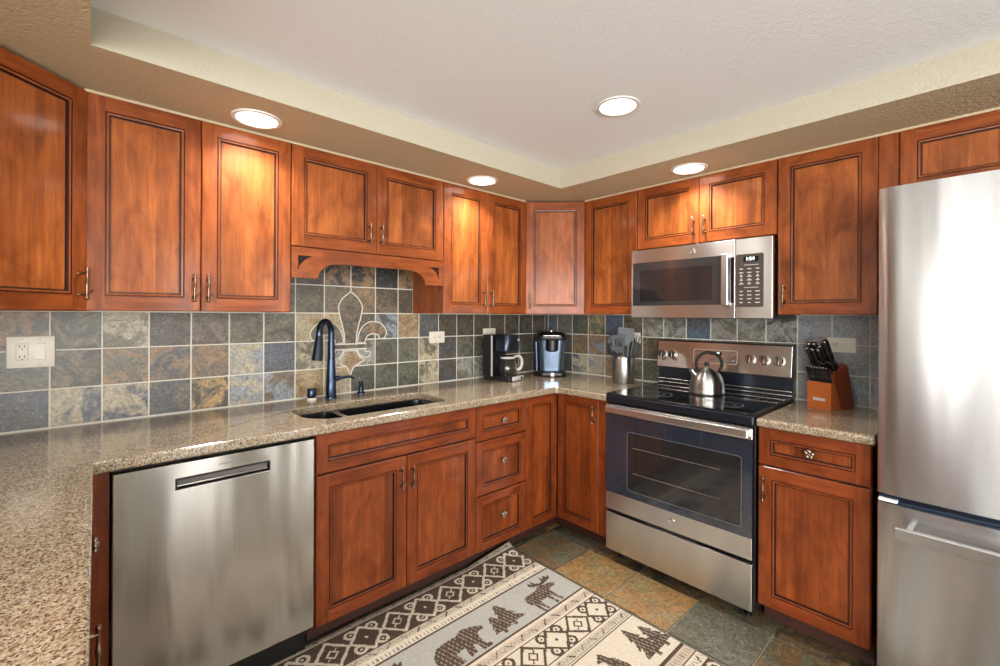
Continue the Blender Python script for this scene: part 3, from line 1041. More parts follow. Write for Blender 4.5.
def monogram(parent, x, z, y, r):
    """Round maker's emblem: disc, rim and two cursive letters with four flourishes."""
    mb = MB().lathe([(r, 0.0), (r, -0.002), (r * 0.92, -0.0028), (r * 0.88, -0.0018), (0.0, -0.0018)], x, y, 'chrome', 28, axis='y', cz=z)
    for k in range(4):
        a0 = k * PI / 2 + 0.4
        mb.tube([(x + r * (0.74 - 0.10 * j) * math.cos(a0 + j * 0.25), y - 0.0025, z + r * (0.74 - 0.10 * j) * math.sin(a0 + j * 0.25)) for j in range(4)], r * 0.05, 'mark_grey', 6)
    em = mb.build('emblem', parent)
    letters('GE', r * 0.95, em, (x, y - 0.0022, z), (PI / 2, 0, 0), 'print_grey', 'lettering')
    return em


# ------------------------------------------------------------------ dishwasher
DW = thing('dishwasher', 'stainless steel dishwasher with a recessed pocket handle under the worktop', 'dishwasher', (-2.736, -0.02, 0))
w = 0.605
MB().box(0.004, w - 0.004, -0.60, 0.0, 0.10, 0.868, 'black_plastic').build('tub_body', DW)
MB().box(0.01, w - 0.01, -0.56, -0.54, 0.004, 0.0995, 'black_plastic').build('toe_panel', DW)
for fx in (0.04, w - 0.04):
    MB().lathe([(0.016, 0.0), (0.016, 0.008), (0.007, 0.012), (0.007, 0.10)], fx, -0.50, 'black_plastic', 14).build('levelling_foot', DW)
mb = MB()
hx0, hx1, hz0, hz1 = 0.160, 0.442, 0.782, 0.816
mb.prism([(0.002, 0.128), (w - 0.002, 0.128), (w - 0.002, 0.867), (0.002, 0.867)], -0.632, -0.6005, 'steel_dw', 'y',
         [[(hx0, hz0), (hx1, hz0), (hx1, hz1), (hx0, hz1)]])
bevel(mb.build('door_panel', DW), 0.003, 2, 50)
mb = MB()
mb.box(hx0 - 0.001, hx1 + 0.001, -0.606, -0.6008, hz0 - 0.001, hz1 + 0.001, 'black_plastic')
t_ = 0.0025
mb.prism([(hx0 + 0.0002, hz0 + 0.0002), (hx1 - 0.0002, hz0 + 0.0002), (hx1 - 0.0002, hz1 - 0.0002), (hx0 + 0.0002, hz1 - 0.0002)], -0.6345, -0.607, 'black_plastic', 'y',
         [[(hx0 + t_, hz0 + t_), (hx1 - t_, hz0 + t_), (hx1 - t_, hz1 - t_), (hx0 + t_, hz1 - t_)]])
mb.box(hx0 + 0.004, hx1 - 0.004, -0.612, -0.607, hz0 + 0.010, hz1 - 0.003, 'pocket_grey')
mb.box(hx0 + 0.004, hx1 - 0.004, -0.622, -0.612, hz0 + 0.007, hz0 + 0.011, 'chrome')
mb.build('pocket_handle', DW, weld=False)
mb = MB().box(0.300 - 0.02, 0.300 + 0.02, -0.6325, -0.6318, 0.8385, 0.8405, 'print_grey')
mb.build('brand_mark', DW)

# ------------------------------------------------------------------ range
RG = thing('electric_range', 'freestanding stainless electric range with black glass cooktop', 'stove', (-0.012, -1.0035, 0), -PI / 2)
RG.scale = (1, 0.968, 1)
w = 0.7565
mb = MB().box(0.002, w - 0.002, -0.640, -0.002, 0.055, 0.905, 'black_plastic', 0.002)
mb.build('body', RG)
for fx in (0.05, w - 0.05):
    for fy in (-0.58, -0.08):
        MB().lathe([(0.018, 0.0), (0.018, 0.01), (0.009, 0.014), (0.009, 0.056)], fx, fy, 'black_plastic', 14).build('levelling_foot', RG)
# storage drawer
mb = MB().box(0.006, w - 0.006, -0.672, -0.641, 0.066, 0.272, 'steel_range', 0.003)
mb.box(0.25, w - 0.25, -0.668, -0.642, 0.274, 0.286, 'black_plastic')
mb.build('storage_drawer', RG, weld=False)
# oven door: frame, glass, window
OD = MB()
OD.box(0.006, w - 0.006, -0.668, -0.641, 0.292, 0.872, 'black_plastic', 0.003)
OD.box(0.006, w - 0.006, -0.675, -0.6685, 0.292, 0.386, 'steel_range', 0.002)
od = OD.build('oven_door', RG, weld=False)
win = rrect(0.140, w - 0.05, 0.425, 0.735, 0.012, 4)
mb = MB().prism([(0.006, 0.387), (w - 0.006, 0.387), (w - 0.006, 0.815), (0.006, 0.815)], -0.6745, -0.6685, 'oven_glass', 'y', [win])
mb.build('oven_door_glass', od)
mb = MB().prism(win, -0.6738, -0.6686, 'oven_window', 'y')
mb.prism(rrect(0.1385, w - 0.0485, 0.4235, 0.7365, 0.0135, 4), -0.6752, -0.6746, 'print_grey', 'y', [rrect(0.140, w - 0.05, 0.425, 0.735, 0.012, 4)])
mb.build('oven_window', od, weld=False)
mb = MB()
for rz in (0.52, 0.655):
    mb.tube([(0.17, -0.6745, rz), (w - 0.14, -0.6745, rz)], 0.0016, 'pewter', 8)
mb.build('oven_rack', od)
mb = MB()
mb.box(0.004, w - 0.004, -0.678, -0.6685, 0.818, 0.868, 'steel_range', 0.003)
mb.box(0.014, w - 0.014, -0.706, -0.690, 0.826, 0.864, 'steel_range', 0.005)
for sx in (0.016, w - 0.044):
    mb.box(sx, sx + 0.028, -0.691, -0.676, 0.832, 0.858, 'steel_range', 0.002)
mb.build('oven_handle', od, weld=False)
monogram(od, 0.388, 0.342, -0.6755, 0.0165)
# cooktop
mb = MB()
mb.box(0.0, w, -0.668, -0.062, 0.874 + 0.004, 0.922, 'black_plastic', 0.006)
mb.box(0.004, w - 0.004, -0.672, -0.655, 0.880, 0.918, 'dark_steel', 0.004)
ct_ = mb.build('cooktop', RG, weld=False)
mb = MB().box(0.012, w - 0.012, -0.650, -0.075, 0.9225, 0.9268, 'black_gloss', 0.001)
mb.build('glass_top', ct_)
mb = MB()
mb.prism([(0.0, -0.668), (w, -0.668), (w, -0.060), (0.0, -0.060)], 0.9222, 0.9264, 'dark_steel', 'z', [[(0.010, -0.652), (w - 0.010, -0.652), (w - 0.010, -0.073), (0.010, -0.073)]])
mb.build('cooktop_rim', ct_)
mb = MB()
for bx, by, br in ((0.19, -0.50, 0.105), (0.57, -0.50, 0.085), (0.19, -0.21, 0.08), (0.57, -0.22, 0.11), (0.38, -0.18, 0.055)):
    for rr in (br, br * 0.62):
        q = [(bx + rr * math.cos(2 * PI * k / 40), by + rr * math.sin(2 * PI * k / 40)) for k in range(40)]
        qi = [(bx + (rr - 0.0018) * math.cos(2 * PI * k / 40), by + (rr - 0.0018) * math.sin(2 * PI * k / 40)) for k in range(40)]
        mb.prism(q, 0.9268, 0.92695, 'print_grey', 'z', [qi])
mb.build('burner_ring', ct_, weld=False)['kind'] = 'stuff'
# backguard
mb = MB()
mb.prism([(-0.062, 0.905), (-0.062, 0.955), (-0.048, 0.968), (-0.048, 1.035), (-0.004, 1.035), (-0.004, 0.905)], 0.004, w - 0.004, 'dark_steel', 'x')
for z_ in (0.938, 0.960):
    mb.box(0.006, w - 0.006, -0.068, -0.05, z_ - 0.003, z_ + 0.003, 'steel_range', 0.001)
mb.build('backguard_base', RG, weld=False)
BP = MB()
BP.prism([(-0.078, 1.030), (-0.052, 1.206), (-0.004, 1.206), (-0.004, 1.030)], 0.0, w, 'black_plastic', 'x')
bp = BP.build('control_backguard', RG)
sl = math.atan2(0.026, 0.176)
panel_rot = (-sl, 0, 0)
CP = bpy.data.objects.new('control_panel', None)
mb = MB()
mb.box(0.004, w - 0.004, -0.0045, 0.0, 0.006, 0.170, 'steel_range', 0.002)
cp = mb.build('control_panel_face', bp, loc=(0, -0.0785, 1.030), rot=panel_rot)
bpy.data.objects.remove(CP)
mb = MB()
mb.prism(rrect(0.235, 0.485, 0.050, 0.130, 0.012, 4), -0.0058, -0.0046, 'mark_grey', 'y', [rrect(0.238, 0.482, 0.053, 0.127, 0.010, 4)])
mb.prism(rrect(0.238, 0.482, 0.053, 0.127, 0.010, 4), -0.0052, -0.0046, 'steel_range', 'y')
mb.box(0.330, 0.400, -0.0062, -0.0046, 0.098, 0.118, 'black_gloss')
for i in range(6):
    for j in range(2):
        bx = 0.252 + i * 0.040
        if 0.32 < bx < 0.40 and j == 1: continue
        mb.box(bx, bx + 0.020, -0.0060, -0.0046, 0.066 + j * 0.034, 0.076 + j * 0.034, 'print_grey')
mb.build('control_display', bp, loc=(0, -0.0785, 1.030), rot=panel_rot, weld=False)
digits = letters('12:47', 0.020, bp, (0.365, -0.0785 - 0.0068 + 0.108 * math.sin(sl), 1.030 + 0.108), (PI / 2 - sl, 0, 0), 'display_digit', 'clock_digits')
for kx, kz in ((0.036, 0.085), (0.104, 0.085), (0.551, 0.088), (0.622, 0.088), (0.693, 0.088)):
    kb = MB()
    kb.lathe([(0.030, 0.0), (0.030, -0.002), (0.026, -0.003)], 0, 0, 'steel_range', 26, axis='y', caps=False)
    kb.lathe([(0.0225, -0.001), (0.0215, -0.022), (0.0195, -0.0245), (0, -0.0245)], 0, 0, 'chrome', 26, axis='y')
    kb.box(-0.0035, 0.0035, -0.032, -0.023, -0.020, 0.020, 'black_plastic', 0.001)
    ko = kb.build('control_knob', bp, loc=(kx, -0.0785 - 0.0045 * math.cos(sl) + kz * math.sin(sl), 1.030 + kz * math.cos(sl)), rot=panel_rot, weld=False)

# ------------------------------------------------------------------ microwave
MW = thing('microwave', 'stainless over-the-range microwave under the short cabinet', 'microwave', (-0.001, -1.0045, 0), -PI / 2)
w = 0.7495
mb = MB().box(0.003, w - 0.003, -0.372, -0.009, 1.352, 1.740, 'black_plastic', 0.003)
mb.build('body', MW)
mb = MB()
mb.box(0.0, 0.5822, -0.398, -0.373, 1.347, 1.742, 'steel_range', 0.0015)
md = mb.build('microwave_door', MW)
mb = MB().prism([(0.012, 1.417), (0.520, 1.417), (0.520, 1.668), (0.012, 1.668)], -0.3995, -0.3975, 'mw_glass', 'y', [rrect(0.055, 0.470, 1.440, 1.622, 0.01, 4)])
mb.prism(rrect(0.055, 0.470, 1.440, 1.622, 0.01, 4), -0.3990, -0.3977, 'oven_window', 'y')
mb.build('microwave_window', md, weld=False)
mb = MB()
mb.box(0.522, 0.556, -0.424, -0.410, 1.412, 1.674, 'steel', 0.004)
for z_ in (1.420, 1.650):
    mb.box(0.528, 0.550, -0.411, -0.397, z_, z_ + 0.016, 'steel', 0.002)
mb.build('microwave_handle', md, weld=False)
MB().box(0.558, 0.580, -0.4005, -0.397, 1.425, 1.655, 'black_gloss', 0.001).build('door_edge_strip', md)
monogram(md, 0.366, 1.706, -0.3985, 0.0155)
mb = MB()
mb.box(0.583, w, -0.398, -0.373, 1.347, 1.742, 'steel_range', 0.0015)
pn = mb.build('control_side', MW)
mb = MB()
mb.prism(rrect(0.561 + 0.024, 0.712, 1.404, 1.665, 0.010, 4), -0.3995, -0.3981, 'mw_panel', 'y')
mb.box(0.622, 0.690, -0.4003, -0.3994, 1.628, 1.652, 'black_gloss')
mb.build('control_panel', pn, weld=False)
letters('1:54', 0.024, pn, (0.652, -0.4006, 1.640), (PI / 2, 0, 0), 'display_digit', 'clock_digits')
mb = MB()
random.seed(3)
for i in range(11):
    z = 1.610 - i * 0.0185
    n = 3 if i not in (0, 6) else 1
    for j in range(n):
        if n == 1: mb.box(0.625, 0.690, -0.4002, -0.3994, z - 0.001, z + 0.0015, 'mark_grey'); continue
        cx = 0.612 + j * 0.037
        ww = random.uniform(0.006, 0.011)
        mb.box(cx - ww, cx + ww, -0.4002, -0.3994, z - 0.0022, z + 0.0022, 'mark_grey')
        if i in (3, 4, 5): mb.box(cx - 0.003, cx + 0.003, -0.4002, -0.3994, z + 0.004, z + 0.009, 'mark_grey')
mb.build('keypad_print', pn, weld=False)
MB().box(0.05, w - 0.05, -0.35, -0.05, 1.344, 1.3515, 'black_plastic', 0.002).build('underside_vent', MW)
MB().box(0.583, 0.586, -0.3992, -0.3982, 1.35, 1.74, 'black_plastic').build('door_seam', pn)

# ------------------------------------------------------------------ refrigerator
FR = thing('refrigerator', 'large stainless bottom-freezer refrigerator at the right edge', 'refrigerator', (-0.03, -2.176, 0), -PI / 2)
w = 0.905
FX0 = 0.004
mb = MB().box(0.004, w - 0.004, -0.62, 0, 0.03, 1.795, 'dark_steel', 0.004)
mb.build('body', FR)
for fx in (0.06, w - 0.06):
    for fy in (-0.57, -0.06):
        MB().lathe([(0.02, 0), (0.02, 0.012), (0.01, 0.014), (0.01, 0.032)], fx, fy, 'black_plastic', 12).build('levelling_foot', FR)


def bow_door(x0, x1, z0, z1, mat):
    """A fridge door whose front bows slightly and rounds into its sides."""
    pts = [(x0, -0.625), (x0, -0.668)]
    n = 14
    for k in range(n + 1):
        t = k / n
        e = min(1.0, math.sin(min(t, 1 - t) * PI * 1.0) * 6)
        pts.append((x0 + 0.004 + (x1 - x0 - 0.008) * t, -0.672 - 0.010 * math.sin(min(1, min(t, 1 - t) * 14) * PI / 2) - 0.008 * math.sin(PI * t)))
    pts += [(x1, -0.668), (x1, -0.625)]
    mb = MB().prism(pts, z0, z1, mat, 'z')
    for i in range(len(mb.s)):
        f = [mb.v[k] for k in mb.f[i]]
        if abs(max(p[2] for p in f) - min(p[2] for p in f)) > 0.1: mb.s[i] = True
    return mb


dl = bow_door(0.002, 0.450, 0.730, 1.815, 'steel').build('refrigerator_door', FR)
dr = bow_door(0.455, w - 0.002, 0.730, 1.815, 'steel').build('refrigerator_door', FR)
for d_, hx in ((dl, 0.415), (dr, 0.490)):
    MB().tube([(hx, -0.69, 0.80), (hx, -0.745, 0.81), (hx, -0.75, 1.2), (hx, -0.745, 1.58), (hx, -0.69, 1.59)], 0.012, 'steel', 10).build('door_handle', d_)
fd = bow_door(0.002, w - 0.002, 0.05, 0.697, 'steel').build('freezer_drawer', FR)
mb = MB()
mb.box(0.055, w - 0.055, -0.760, -0.742, 0.607, 0.647, 'steel', 0.004)
for sx in (0.085, w - 0.10):
    mb.box(sx, sx + 0.016, -0.743, -0.684, 0.612, 0.642, 'steel', 0.002)
mb.build('drawer_handle', fd, weld=False)
MB().box(0.006, w - 0.006, -0.66, -0.6215, 0.6985, 0.7285, 'faucet_black').build('gasket', FR)
MB().box(0.006, 0.058, -0.684, -0.662, 0.703, 0.713, 'white_plastic', 0.003).build('hinge_cover', FR)

# ------------------------------------------------------------------ recessed lights
def can_light(x, y, z, r, label, power, spot=True):
    t = thing('recessed_light', label, 'ceiling light', (x, y, z), 0, 'recessed ceiling lights')
    MB().lathe([(r + 0.016, -0.001), (r + 0.014, -0.006), (r, -0.007), (r - 0.004, -0.002), (r - 0.004, 0.0)], 0, 0, 'trim_white', 36, caps=False).build('trim_ring', t)
    MB().lathe([(r - 0.004, -0.0025), (r * 0.5, -0.0045), (0, -0.005)], 0, 0, 'lamp_glow', 36, caps=False).build('lamp_lens', t)
    d = bpy.data.lights.new('lamp', 'AREA')
    d.shape = 'DISK'; d.size = r * 1.7; d.energy = power; d.color = (1.0, 0.955, 0.90)
    d.spread = math.radians(125)
    o = bpy.data.objects.new('lamp', d)
    COL.objects.link(o); o.parent = t; o.location = (0, 0, -0.012)
    return t


can_light(-2.298, -0.475, SOF, 0.075, 'lit recessed light in the soffit above the left upper cabinets', 4)
can_light(-1.123, -0.475, SOF, 0.075, 'lit recessed light in the soffit near the room corner', 4)
can_light(-0.475, -1.383, SOF, 0.075, 'lit recessed light in the soffit above the microwave', 4)
can_light(-1.150, -1.385, TRAY, 0.075, 'lit recessed light in the raised white ceiling', 4.5)
can_light(-3.10, -1.75, SOF, 0.075, 'unseen recessed light added over the left worktop leg to warm it', 5)  # unseen lamp, added to warm and brighten the left granite

# ------------------------------------------------------------------ kettle on the range
KT = thing('tea_kettle', 'brushed steel whistling kettle with a round loop handle on the cooktop', 'kettle', (-0.262, -1.393, 0.9272), math.radians(-42))
KS = 0.93
prof = [(0.080, 0.0), (0.094, 0.002), (0.098, 0.010), (0.098, 0.018), (0.096, 0.022), (0.097, 0.040), (0.094, 0.070), (0.086, 0.098), (0.072, 0.121), (0.052, 0.138), (0.036, 0.146), (0.034, 0.148)]
MB().lathe([(r * KS, h * KS) for r, h in prof], 0, 0, 'steel_kettle', 48).build('kettle_body', KT)
mb = MB().lathe([(r * KS, h * KS) for r, h in [(0.035, 0.147), (0.033, 0.151), (0.012, 0.156), (0.006, 0.158), (0.006, 0.164), (0.013, 0.170), (0.014, 0.178), (0.008, 0.184), (0, 0.185)]], 0, 0, 'steel_kettle', 28)
lid = mb.build('kettle_lid', KT)
MB().sphere((0, 0, 0.175 * KS), 0.0135, 'rubber').build('lid_knob', lid)
MB().tube([(-0.055, 0, 0.095), (-0.076, 0, 0.118), (-0.086, 0, 0.134)], [0.020, 0.017, 0.015], 'chrome', 16).build('spout', KT)
hp = []
for k in range(0, 27):
    a = math.radians(-38 + k * 256 / 26 * 1.0)
    hp.append((0.012 + 0.072 * math.cos(a), 0, 0.165 + 0.064 * math.sin(a)))
MB().tube(hp, 0.0085, 'rubber', 12).build('loop_handle', KT)

# ------------------------------------------------------------------ utensil crock and utensils
CRX, CRY = -0.180, -0.817
CR = thing('utensil_crock', 'brushed steel cylinder crock full of utensils left of the range', 'utensil holder', (CRX, CRY, CT))
R_, Hc = 0.072, 0.172
MB().lathe([(R_ - 0.003, 0), (R_, 0.003), (R_, Hc), (R_ - 0.001, Hc + 0.002), (R_ - 0.003, Hc), (R_ - 0.003, 0.006), (0, 0.005)], 0, 0, 'steel_kettle', 40).build('crock', CR)

vr = Vector((math.cos(yaw), -math.sin(yaw), 0))      # roughly the camera's right, used to fan the utensils
vb = Vector((math.sin(yaw), math.cos(yaw), 0))


def utensil(name, label, bx, by, tx, ty, L, head, mat='utensil_grey'):
    """bx,by: foot inside the crock; tx,ty: lean at the top (fractions along right / away)."""
    o = thing(name, label, 'kitchen utensil', (0, 0, 0), 0, 'cooking utensils in the steel crock')
    foot = Vector((CRX, CRY, CT + 0.009)) + vr * bx + vb * by
    tip = foot + Vector((0, 0, L)) + vr * tx + vb * ty
    zax = (tip - foot).normalized()
    xax = (vr - zax * vr.dot(zax)).normalized()
    yax = zax.cross(xax)
    M = Matrix((xax, yax, zax)).transposed().to_4x4()
    M.translation = foot
    o.matrix_world = M
    Lh = (tip - foot).length
    MB().tube([(0, 0, 0), (0, 0, 0.05), (0, 0, Lh - 0.10)], [0.006, 0.0055, 0.0055], 'utensil_dark', 10, flat=0.7).build('handle', o)
    h = MB()
    z = Lh - 0.10
    if head == 'slotted':
        pts = [(-0.020, z - 0.01), (0.020, z - 0.01), (0.043, z + 0.05), (0.046, z + 0.112), (-0.046, z + 0.112), (-0.043, z + 0.05)]
        holes = [[(x - 0.003 + (-0.3 * x * 0), z + 0.03), (x + 0.003, z + 0.03), (x * 1.15 + 0.003, z + 0.09), (x * 1.15 - 0.003, z + 0.09)] for x in (-0.018, -0.006, 0.006, 0.018)]
        h.prism(pts, -0.0015, 0.0015, mat, 'y', holes)
    elif head == 'turner':
        h.prism([(-0.012, z - 0.01), (0.012, z - 0.01), (0.054, z + 0.035), (0.058, z + 0.105), (-0.046, z + 0.115), (-0.054, z + 0.035)], -0.0015, 0.0015, mat, 'y')
    elif head == 'spoon':
        h.sphere((0, 0, z + 0.045), 0.05, mat, 0.62, 0.14, 1.0, 18)
    elif head == 'ladle':
        h.lathe([(0, -0.028), (0.024, -0.022), (0.038, -0.004), (0.041, 0.012), (0.039, 0.012), (0.034, -0.003), (0.02, -0.018), (0, -0.023)], 0, -0.02, mat, 20, axis='y', cz=z + 0.04, caps=False)
        h.tube([(0, 0, z - 0.02), (0, 0, z + 0.01)], 0.005, mat, 8)
    elif head == 'whisk':
        for k in range(6):
            a = PI * k / 6
            pts = [(0.026 * math.sin(t) * math.cos(a) * (1 if s else -1), 0.026 * math.sin(t) * math.sin(a) * (1 if s else -1), z + 0.055 - 0.055 * math.cos(t)) for s in (1,) for t in [PI * q / 10 for q in range(11)]]
            pts2 = [(-x, -y, zz) for x, y, zz in reversed(pts)]
            h.tube(pts + pts2[1:], 0.0013, 'utensil_dark', 5)
    elif head == 'tongs':
        for s in (-1, 1):
            h.prism([(s * 0.004, z - 0.12), (s * 0.012, z - 0.12), (s * 0.020, z + 0.06), (s * 0.014, z + 0.10), (s * 0.006, z + 0.10), (s * 0.010, z + 0.05)], -0.006, 0.006, 'utensil_grey', 'y')
        h.prism([(-0.013, z + 0.101), (0.013, z + 0.101), (0.010, z + 0.112), (-0.010, z + 0.112)], -0.006, 0.006, 'utensil_dark', 'y')
    elif head == 'fork':
        h.prism([(-0.010, z - 0.01), (0.010, z - 0.01), (0.024, z + 0.03), (0.024, z + 0.10), (0.018, z + 0.10), (0.016, z + 0.045), (0.006, z + 0.045), (0.004, z + 0.10), (-0.002, z + 0.10),
                 (-0.004, z + 0.045), (-0.014, z + 0.045), (-0.018, z + 0.10), (-0.024, z + 0.10), (-0.024, z + 0.03)], -0.002, 0.002, mat, 'y')
    h.build('head', o)
    return o


utensil('slotted_spatula', 'grey slotted spatula leaning left in the steel crock', -0.018, -0.020, -0.035, -0.045, 0.300, 'slotted')
utensil('spatula', 'broad solid grey spatula standing tallest in the crock', 0.006, -0.01, 0.004, 0.0, 0.345, 'turner')
utensil('cooking_spoon', 'dark cooking spoon behind the slotted spatula', -0.022, 0.02, -0.050, 0.02, 0.315, 'spoon', 'utensil_dark')
utensil('ladle', 'dark ladle leaning furthest left in the crock', -0.025, 0.0, -0.058, 0.0, 0.275, 'ladle', 'utensil_dark')
utensil('tongs', 'steel tongs leaning right beside the broad spatula', 0.016, 0.0, 0.040, 0.012, 0.310, 'tongs')
utensil('pasta_fork', 'dark toothed serving fork behind the tongs', 0.014, 0.0, 0.080, 0.01, 0.305, 'fork', 'utensil_dark')
utensil('balloon_whisk', 'wire whisk leaning furthest right in the crock', 0.022, -0.030, 0.055, -0.020, 0.255, 'whisk')
utensil('cooking_spoon', 'dark narrow spoon leaning right at the back of the crock', 0.012, 0.022, 0.060, 0.03, 0.310, 'spoon', 'utensil_dark')

# ------------------------------------------------------------------ drip coffee maker
CM = thing('drip_coffee_maker', 'black drip coffee maker with a glass carafe left of the room corner', 'coffee maker', (-0.690, -0.185, CT), math.radians(14))
mb = MB()
mb.box(-0.085, 0.085, -0.115, 0.10, 0.0, 0.030, 'black_plastic', 0.008)
mb.build('base', CM)
mb = MB().prism([(-0.085, 0.028), (0.085, 0.028), (0.085, 0.10), (-0.085, 0.10)], 0.0305, 0.310, 'black_plastic')
mb.build('water_tank', CM)
mb = MB()
L = []
for z, q in ((0.200, 0.075), (0.205, 0.083), (0.305, 0.083), (0.312, 0.078)):
    L.append([(x, y, z) for x, y in rrect(-q, q, -0.105, 0.0275, 0.045, 6)])
mb.loft(L, 'dark_steel', True, True, True)
mb.build('brew_basket', CM)
mb = MB().prism([(-0.0865, 0.020), (-0.0865, 0.034), (-0.0855, 0.034), (-0.0855, 0.020)], 0.03, 0.305, 'mark_grey')
mb.build('water_gauge', CM)
mb = MB().box(-0.055, 0.080, -0.128, -0.114, 0.004, 0.032, 'mark_grey', 0.004)
mb.lathe([(0.009, -0.006), (0.009, 0)], 0.045, -0.128, 'black_plastic', 16, axis='y', cz=0.018)
mb.build('control_panel', CM, weld=False)
MB().lathe([(0.062, 0.0305), (0.062, 0.034), (0, 0.034)], 0, -0.045, 'rubber', 28).build('hot_plate', CM)
MB().box(0.03, 0.058, -0.1065, -0.1045, 0.270, 0.282, 'mark_grey').build('brand_badge', CM)
a14 = math.radians(14)
cl = Vector((-0.690, -0.185, CT)) + Vector((0.045 * math.sin(a14), -0.045 * math.cos(a14), 0.0345))
CA = thing('coffee_carafe', 'glass carafe with a pale loop handle on the coffee maker hot plate', 'carafe', cl, math.radians(-22))
MB().lathe([(0.052, 0), (0.060, 0.006), (0.066, 0.03), (0.066, 0.06), (0.058, 0.09), (0.047, 0.118), (0.045, 0.118), (0.055, 0.09), (0.063, 0.06), (0.063, 0.03), (0.056, 0.008), (0, 0.004)], 0, 0, 'carafe_glass', 36).build('glass_jug', CA)
MB().lathe([(0.0465, 0.112), (0.050, 0.114), (0.050, 0.126), (0.046, 0.128)], 0, 0, 'mark_grey', 30, caps=False).build('rim_band', CA)
MB().lathe([(0.046, 0.124), (0.044, 0.134), (0.02, 0.138), (0, 0.138)], 0, 0, 'black_plastic', 28).build('lid', CA)
MB().tube(smooth([(0.048, 0, 0.120), (0.075, 0, 0.128), (0.100, 0, 0.115), (0.106, 0, 0.080), (0.098, 0, 0.045), (0.070, 0, 0.032)], 4, False), 0.0085, 'mark_grey', 10, flat=1.3).build('handle', CA)

# ------------------------------------------------------------------ single-serve brewer
KG = thing('single_serve_brewer', 'black and blue-silver single-serve coffee brewer in the room corner', 'coffee maker', (-0.235, -0.235, CT), math.radians(-45))
mb = MB()
L = []
for z, w_, f, b in ((0.0, 0.098, -0.145, 0.12), (0.008, 0.100, -0.150, 0.12), (0.030, 0.100, -0.150, 0.12), (0.036, 0.096, -0.145, 0.12)):
    L.append([(x, y, z) for x, y in rrect(-w_, w_, f, b, 0.04, 6)])
mb.loft(L, 'black_plastic', True, True, True)
mb.build('drip_base', KG)
MB().box(-0.012, 0.012, -0.1515, -0.148, 0.006, 0.032, 'white_plastic', 0.002).build('badge', KG)
mb = MB()
L = []
for z, w_, f, b in ((0.0365, 0.090, -0.085, 0.11), (0.12, 0.094, -0.090, 0.11), (0.24, 0.103, -0.100, 0.11), (0.262, 0.104, -0.102, 0.11)):
    L.append([(x, y, z) for x, y in rrect(-w_, w_, f, b, 0.05, 6)])
mb.loft(L, 'brewer_blue', True, True, True)
mb.build('housing', KG)
mb = MB()
L = []
for z, w_, f in ((0.2625, 0.108, -0.112), (0.285, 0.110, -0.120), (0.310, 0.098, -0.112), (0.322, 0.070, -0.085)):
    L.append([(x, y, z) for x, y in rrect(-w_, w_, f, 0.10, 0.05, 6)])
mb.loft(L, 'black_plastic', True, True, True)
mb.build('lid', KG)
mb = MB().lathe([(0.030, 0.180), (0.046, 0.190), (0.048, 0.262)], 0, -0.098, 'black_plastic', 26)
mb.build('brew_head', KG)
MB().tube([(-0.062, -0.10, 0.296), (-0.060, -0.132, 0.296), (0.0, -0.142, 0.298), (0.060, -0.132, 0.296), (0.062, -0.10, 0.296)], 0.006, 'chrome', 10).build('lid_handle', KG)
mb = MB()
L = []
for z, k_ in ((0.037, 0.0), (0.25, 0.008)):
    L.append([(x, y, z) for x, y in rrect(-0.118 - k_, -0.096 - k_, -0.07, 0.10, 0.009, 4)])
mb.loft(L, 'dark_steel', True, True, True)
mb.build('water_reservoir', KG)
MB().lathe([(0.010, 0.322), (0.010, 0.330), (0, 0.331)], 0, -0.03, 'chrome', 14).build('top_button', KG)

# ------------------------------------------------------------------ knife block
KB = thing('knife_block', 'orange-brown wooden knife block with a low front step at the right wall', 'knife block', (-0.195, -1.900, CT), math.radians(-112))
# local: x runs right along the front, -y towards the room
mb = MB().prism([(-0.004, 0.0), (0.072, 0.0), (0.018, 0.128), (-0.004, 0.128)], -0.056, 0.056, 'block_front', 'x')
mb.build('front_step', KB)
mb = MB().prism([(0.0735, 0.0), (0.148, 0.0), (0.165, 0.018), (0.108, 0.212), (0.017, 0.168), (0.0195, 0.130)], -0.056, 0.056, 'block_wood', 'x')
mb.build('slotted_block', KB)
mb = MB().box(-0.028, 0.030, -0.0062, -0.0042, 0.038, 0.052, 'mark_grey', 0.0006)
mb.build('name_plate', KB)
KM = KB.matrix_basis.copy()
KBM = Matrix.Translation((-0.195, -1.900, CT)) @ Matrix.Rotation(math.radians(-112), 4, 'Z')


